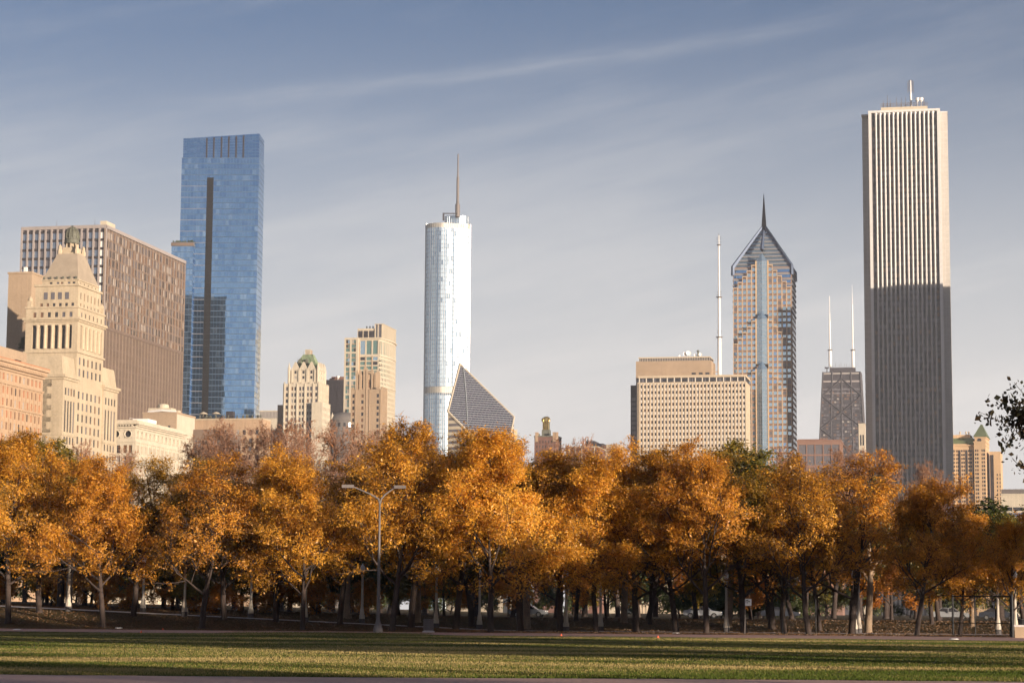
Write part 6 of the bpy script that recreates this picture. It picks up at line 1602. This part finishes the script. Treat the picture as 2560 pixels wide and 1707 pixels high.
NEARL = [(137, 'leftmost'), (447, 'second'), (762, 'third'), (1095, 'fourth'), (1418, 'fifth'), (2108, 'sixth'), (2478, 'rightmost')]
for px, w in NEARL:
    x = (px - 1280)/F*199; lamp(x, 199.0 - .2035*x, 1.06, 'shaded park lamp on the near side of the path, %s of its row' % w, 'acorn lamps on the near kerb')

def flood_pole():
    p = ground_at(945, 1580.5); root = tag(empty('double_arm_light_pole', p), 'tall grey light pole with two angled arms over the trees', 'light pole')
    zt = V(945, 1250, p.y).z - p.z
    MB().lathe(0, 0, [(.42, -.05), (.40, .25), (.24, .75), (.17, 1.0), (.15, 1.05)], 10).build('base', M_['galv'], root)
    MB().lathe(0, 0, [(.15, 1.05), (.11, zt*.6), (.08, zt)], 10).build('shaft', M_['galv'], root, smooth=True)
    for s, (px, py) in ((-1, (882, 1216)), (1, (988, 1217))):
        q = V(px, py, p.y); ex, ez = q.x - p.x, q.z - p.z
        a = MB().tube([(0, 0, zt - .3), (s*.12, 0, zt + .12), (ex*.35, s*.1, zt + (ez - zt)*.45), (ex, s*.2, ez)], [.09, .08, .07, .06], 7).build('arm', M_['galv'], root)
        dx = s*.95; h = MB()
        h.prism([(0, -.2), (dx, -.26), (dx, .26), (0, .2)][::s], ez - .12, ez + .14, None)
        hd = h.build('lamp_head', M_['galv'], root); hd.location = (ex - s*.1, s*.2, 0); hd.rotation_euler = (0, 0, 0)
flood_pole()

def trash_can():
    p = ground_at(1071, 1580); root = tag(empty('litter_bin', p), 'grey slatted litter bin at the lawn edge near the light pole', 'litter bin')
    MB().lathe(0, 0, [(.50, 0), (.50, .12), (.38, .14), (.38, .2)], 12).build('base', M_['concrete'], root)
    MB().lathe(0, 0, [(.34, .2), (.34, .98)], 12).build('liner', M_['galv'], root)
    sl = MB().box(-.06, .06, -.02, .02, .16, 1.0).mesh('slat', M_['galv'])
    for k in range(16):
        a = k*math.pi/8; o = bpy.data.objects.new('slat', sl); col.objects.link(o); o.parent = root; o.location = (.40*math.cos(a), .40*math.sin(a), 0); o.rotation_euler = (0, 0, a + math.pi/2)
    MB().lathe(0, 0, [(.44, .96), (.45, 1.04), (.36, 1.10), (.30, 1.10)], 14).build('rim', M_['galv'], root)
trash_can()

def sign_post():
    p = ground_at(1862, 1585); root = tag(empty('path_sign', p), 'white square sign with a dark arrow mark on a thin post', 'sign')
    z = lambda py: V(1862, py + 2, p.y).z - p.z
    MB().tube([(0, 0, -.1), (.05, 0, z(1496))], [.035, .035], 6).build('post', M_['galv'], root)
    x0, x1, z0, z1 = .04, .56, z(1511), z(1494)
    pl = MB().box(x0, x1, -.06, -.03, z0, z1).build('plate', M_['white_paint'], root)
    c = M_['dark_metal']; w = x1 - x0; h = z1 - z0
    mk = MB()
    for (a, b, e, g) in ((.08, .16, .45, .85), (.08, .40, .78, .86), (.26, .34, .25, .80), (.42, .50, .35, .90), (.50, .72, .60, .68), (.70, .78, .45, .75)): mk.box(x0 + w*a, x0 + w*b, -.068, -.062, z0 + h*e, z0 + h*g)
    mk.build('mark', c, pl)
sign_post()
for px, h, w in ((1957, 2.6, 'left'), (2040, 3.4, 'right')):
    p = ground_at(px, 1584); root = tag(empty('thin_post', p), 'thin black post at the field edge, the %s one of two' % ('shorter' if w == 'left' else 'taller'), 'post', 'thin black posts')
    MB().tube([(0, 0, -.1), (0, 0, h)], [.05, .045], 6).build('pipe', M_['black'], root); MB().lathe(0, 0, [(.08, h), (.09, h + .05), (.02, h + .1)], 8).build('cap', M_['black'], root)

def backstop():
    p0 = ground_at(2383, 1589); p1 = ground_at(2532, 1592); d = (p1 - p0); Lx = d.xy.length; a = math.atan2(d.y, d.x)
    root = tag(empty('backstop_fence', p0, a), 'black pipe backstop fence with mesh and a number 4 plate', 'fence')
    H = V(2383, 1488, p0.y).z - p0.z; zl = V(2383, 1556, p0.y).z - p0.z
    for f, r in ((0, .09), (.38, .05), (.97, .05), (1.0, .10)): MB().tube([(Lx*f, 0, -.1), (Lx*f, 0, H + (.05 if f in (0, 1.0) else 0))], [r, r], 8).build('post', M_['black'], root)
    for zz, r in ((H - .06, .05), (zl, .035), (.08, .03)): MB().tube([(0, 0, zz), (Lx, 0, zz)], [r, r], 6).build('rail', M_['black'], root)
    g = MB(); n = int(Lx/.12)
    for i in range(-int(H/.12), n):     # diamond mesh wires
        x = i*.12
        for s in (0, 1):
            xa, xb = (x, x + H) if s == 0 else (x + H, x); za, zb = 0.08, H - .06
            # clip to the frame
            def clip(x_, zz, X_, Z_):
                if x_ < 0: zz = zz + (Z_-zz)*(0 - x_)/(X_-x_); x_ = 0
                elif x_ > Lx: zz = zz + (Z_-zz)*(Lx - x_)/(X_-x_); x_ = Lx
                return x_, zz
            if max(xa, xb) <= 0 or min(xa, xb) >= Lx: continue
            A = clip(xa, za, xb, zb); B_ = clip(xb, zb, xa, za); g.tube([(A[0], 0, A[1]), (B_[0], 0, B_[1])], [.0025, .0025], 3)
    g.build('wire_mesh', M_['black'], root, kind='stuff')
    x = Lx*.70; zc = V(2487, 1511, p0.y).z - p0.z
    pl = MB().box(x - .20, x + .20, -.07, -.04, zc - .30, zc + .30).build('number_plate', M_['black'], root)
    f = MB().box(x - .13, x - .06, -.078, -.072, zc - .04, zc + .20).box(x - .055, x + .02, -.078, -.072, zc - .04, zc + .03).box(x + .025, x + .095, -.078, -.072, zc - .22, zc + .20).box(x + .10, x + .15, -.078, -.072, zc - .04, zc + .03)
    f.build('numeral', M_['white_paint'], pl)
backstop()
def plinth():
    p = ground_at(2552, 1594); root = tag(empty('stone_plinth', p, -G), 'low tan stone plinth with black planter beside the backstop', 'plinth')
    MB().box(-.45, 1.6, -.6, .9, -.1, .85).build('block', M_['tan'], root); MB().box(-.5, 1.65, -.65, .95, .85, 1.0).build('cap', M_['concrete'], root)
    MB().lathe(.1, .1, [(.22, 1.0), (.30, 1.35), (.33, 1.4), (.33, 1.46)], 12).build('planter', M_['black'], root)
plinth()
for i, (px, py, w) in enumerate(((353, 1581, 'nearest the left edge'), (407, 1574, 'on the clay left of the light pole'), (1403, 1589, 'in front of the middle trunks'), (1645, 1594, 'on the clay before the wide slab'))):
    p = ground_at(px, py); root = tag(empty('field_cone', p), 'tiny orange field cone ' + w, 'cone', 'orange field cones')
    MB().box(-.13, .13, -.13, .13, 0, .02).build('foot', M_['orange_plastic'], root); MB().lathe(0, 0, [(.08, .02), (.025, .17), (.015, .18)], 10).build('cone', M_['orange_plastic'], root)
for i, (px, py, w) in enumerate(((43, 1574, 'at the left edge of the clay'), (297, 1570, 'right of the first golden tree'), (1690, 1583, 'on the clay in the middle right'), (2385, 1598, 'before the backstop fence'))):
    p = ground_at(px, py); o = MB().box(-.28, .28, -.28, .28, -.01, .05).frustum(-.28, .28, -.28, .28, .05, -.22, .22, -.22, .22, .09).build('field_marker', M_['white_paint']); o.location = p
    tag(o, 'flat white field base ' + w, 'base', 'white field bases')

# parked cars on the far road
def car(px, d, paint, label):
    x = (px - 1280)/F*d; y = 268 - .2035*x; root = tag(empty('parked_car', (x, y, gz(x, y) + .02), -G), label, 'car', 'cars parked on the far road')
    b = MB(); w = .88
    prof = [(-2.2, .35), (2.2, .35), (2.25, .62), (2.1, .80), (1.1, .92), (.45, 1.38), (-.9, 1.42), (-1.7, 1.0), (-2.2, .92), (-2.28, .6)]
    n = len(prof); b.v += [(p[0], -w, p[1]) for p in prof] + [(p[0], w, p[1]) for p in prof]
    for k in range(n): b.f.append((k, (k+1) % n, n + (k+1) % n, n + k))
    b.f.append(tuple(range(n))[::-1]); b.f.append(tuple(range(n, 2*n))); b.build('body', paint, root)
    for s in (-1, 1):
        MB().quad((1.0, s*(w + .012), .94), (.42, s*(w + .012), 1.33), (-.2, s*(w + .012), 1.35), (-.2, s*(w + .012), .95)).build('side_window', M_['g_dark'], root)
        MB().quad((-.28, s*(w + .012), .95), (-.28, s*(w + .012), 1.35), (-.88, s*(w + .012), 1.37), (-1.55, s*(w + .012), 1.0)).build('side_window', M_['g_dark'], root)
        for xx in (-1.4, 1.4):
            t = MB(); t.tube([(xx, s*(w - .2), .32), (xx, s*(w + .02), .32)], [.32, .32], 14); wh = t.build('wheel', M_['tire'], root)
            MB().tube([(xx, s*(w + .021), .32), (xx, s*(w + .03), .32)], [.19, .19], 12).build('rim', M_['silver'], wh)
    for yy in (-.6, .6): MB().box(2.2, 2.27, yy - .16, yy + .16, .66, .78).build('headlight', M_['globe'], root)
paints = [rough_mat('white car paint', (.75, .75, .74), .03, 1, rough=.25, spec=.6), rough_mat('silver car paint', (.45, .46, .48), .03, 1, rough=.25, metallic=.5), rough_mat('dark car paint', (.04, .045, .06), .03, 1, rough=.25, spec=.6)]
for px, k, lb in ((1325, 1, 'silver car parked on the far road behind the thick pale trunk'), (1750, 1, 'silver car glimpsed behind the thick right trunks'), (1935, 2, 'dark car glimpsed behind the right shrubs'), (2330, 1, 'silver car on the far road left of the backstop'), (2440, 2, 'dark car on the far road behind the backstop'), (2535, 0, 'white car on the far road at the right edge')):
    car(px, 268, paints[k], lb)

# ------------------------------------------------------------------ grass and fallen leaves
def blades(name, mat, N, region, h0, h1, w, seed, label, cat):
    rg = np.random.default_rng(seed); P = region(rg, N); N = len(P)
    a = rg.random(N)*math.pi; h = h0 + (h1 - h0)*rg.random(N); ww = w*(.6 + .8*rg.random(N)); lx = rg.normal(0, .35, N)*h; ly = rg.normal(0, .35, N)*h
    v = np.empty((N*3, 3)); c, s = np.cos(a)*ww/2, np.sin(a)*ww/2
    v[0::3] = P + np.stack([-c, -s, np.zeros(N) - .01], 1); v[1::3] = P + np.stack([c, s, np.zeros(N) - .01], 1); v[2::3] = P + np.stack([lx, ly, h], 1)
    me = bpy.data.meshes.new(name); me.vertices.add(N*3); me.vertices.foreach_set('co', v.astype(np.float32).ravel())
    me.loops.add(N*3); me.loops.foreach_set('vertex_index', np.arange(N*3, dtype=np.int32))
    me.polygons.add(N); me.polygons.foreach_set('loop_start', np.arange(0, N*3, 3, dtype=np.int32)); me.polygons.foreach_set('loop_total', np.full(N, 3, dtype=np.int32))
    me.materials.append(mat); me.update(calc_edges=True)
    o = bpy.data.objects.new(name, me); col.objects.link(o); o['kind'] = 'stuff'; tag(o, label, cat); return o
def grass_mat():
    m, nt, p = nodes('lawn grass blades'); N, L = nt.nodes, nt.links
    tc = N.new('ShaderNodeTexCoord'); geo = N.new('ShaderNodeNewGeometry'); mp = N.new('ShaderNodeMapping'); mp.inputs['Scale'].default_value = (.30, 1, 1); mp.inputs['Rotation'].default_value = (0, 0, rad(6))
    n = N.new('ShaderNodeTexNoise'); n.inputs['Scale'].default_value = .13; n.inputs['Detail'].default_value = 4
    L.new(tc.outputs['Object'], mp.inputs['Vector']); L.new(mp.outputs[0], n.inputs['Vector'])
    ad = N.new('ShaderNodeMath'); ad.operation = 'MULTIPLY_ADD'; ad.inputs[1].default_value = .22; L.new(geo.outputs['Random Per Island'], ad.inputs[0]); L.new(n.outputs['Fac'], ad.inputs[2])
    cr = N.new('ShaderNodeValToRGB'); e = cr.color_ramp.elements; e[0].position = .53; e[0].color = (.07, .095, .02, 1); e[1].position = .74; e[1].color = (.40, .30, .13, 1)
    x = e.new(.63); x.color = (.18, .16, .05, 1); L.new(ad.outputs[0], cr.inputs[0])
    N.remove(p); df = N.new('ShaderNodeBsdfDiffuse'); tr = N.new('ShaderNodeBsdfTranslucent'); mx = N.new('ShaderNodeMixShader'); mx.inputs[0].default_value = .3
    L.new(cr.outputs[0], df.inputs[0]); L.new(cr.outputs[0], tr.inputs[0]); L.new(df.outputs[0], mx.inputs[1]); L.new(tr.outputs[0], mx.inputs[2]); L.new(mx.outputs[0], N['Material Output'].inputs['Surface'])
    return m
def lawn(rg, N):
    y = 58.9 + (182 - 58.9)*rg.random(N)**1.35; x = (rg.random(N)*2 - 1)*(.25*y + 3); y2 = y
    near = 58.9 + .25*np.sin(x*.31) + .12*np.sin(x*1.7); far = (160 - .2035*x) + 1.2*np.sin(x*.11) - 4*np.clip((x-12)/28, 0, 1)
    gap = (x > -22) & (x < -6)
    ok = (y > near) & ((y < far) | (gap & (y < 176 - .2035*x)))
    return np.stack([x[ok], y[ok], np.zeros(ok.sum())], 1)
blades('lawn_grass', grass_mat(), 480000, lawn, .03, .075, .035, 5, 'short mixed green and straw lawn grass in front of the trees', 'grass')
def litter(rg, N):
    x = (rg.random(N)*2 - 1)*62; s = rg.random(N)*44 - 6; y = 190 - .2035*x + s; z = np.array([gz(a, b) for a, b in zip(x, y)])
    ok = ~((s > 9.4) & (s < 14.9)); return np.stack([x[ok], y[ok], z[ok] + .01], 1)
blades('fallen_leaves', leaf_mat('dry brown fallen leaves', [(.05, .03, .016), (.11, .06, .028), (.19, .09, .035)], .1), 60000, litter, .02, .10, .14, 6, 'fallen orange leaves under the park trees', 'leaves')

# ------------------------------------------------------------------ haze: one even box of thin air round everything
def haze():
    o = MB().box(-5200, 5200, -700, 6200, -3, 440).build('haze', None); o['kind'] = 'stuff'; tag(o, 'thin even haze over the whole city', 'haze')
    m = bpy.data.materials.new('thin haze'); m.use_nodes = True; N = m.node_tree.nodes
    for n in list(N): N.remove(n)
    out = N.new('ShaderNodeOutputMaterial'); v = N.new('ShaderNodeVolumePrincipled')
    v.inputs['Color'].default_value = (.92, .92, 1.0, 1); v.inputs['Density'].default_value = 0.00006; v.inputs['Anisotropy'].default_value = 0.0
    m.node_tree.links.new(v.outputs[0], out.inputs['Volume']); o.data.materials.append(m)
haze()
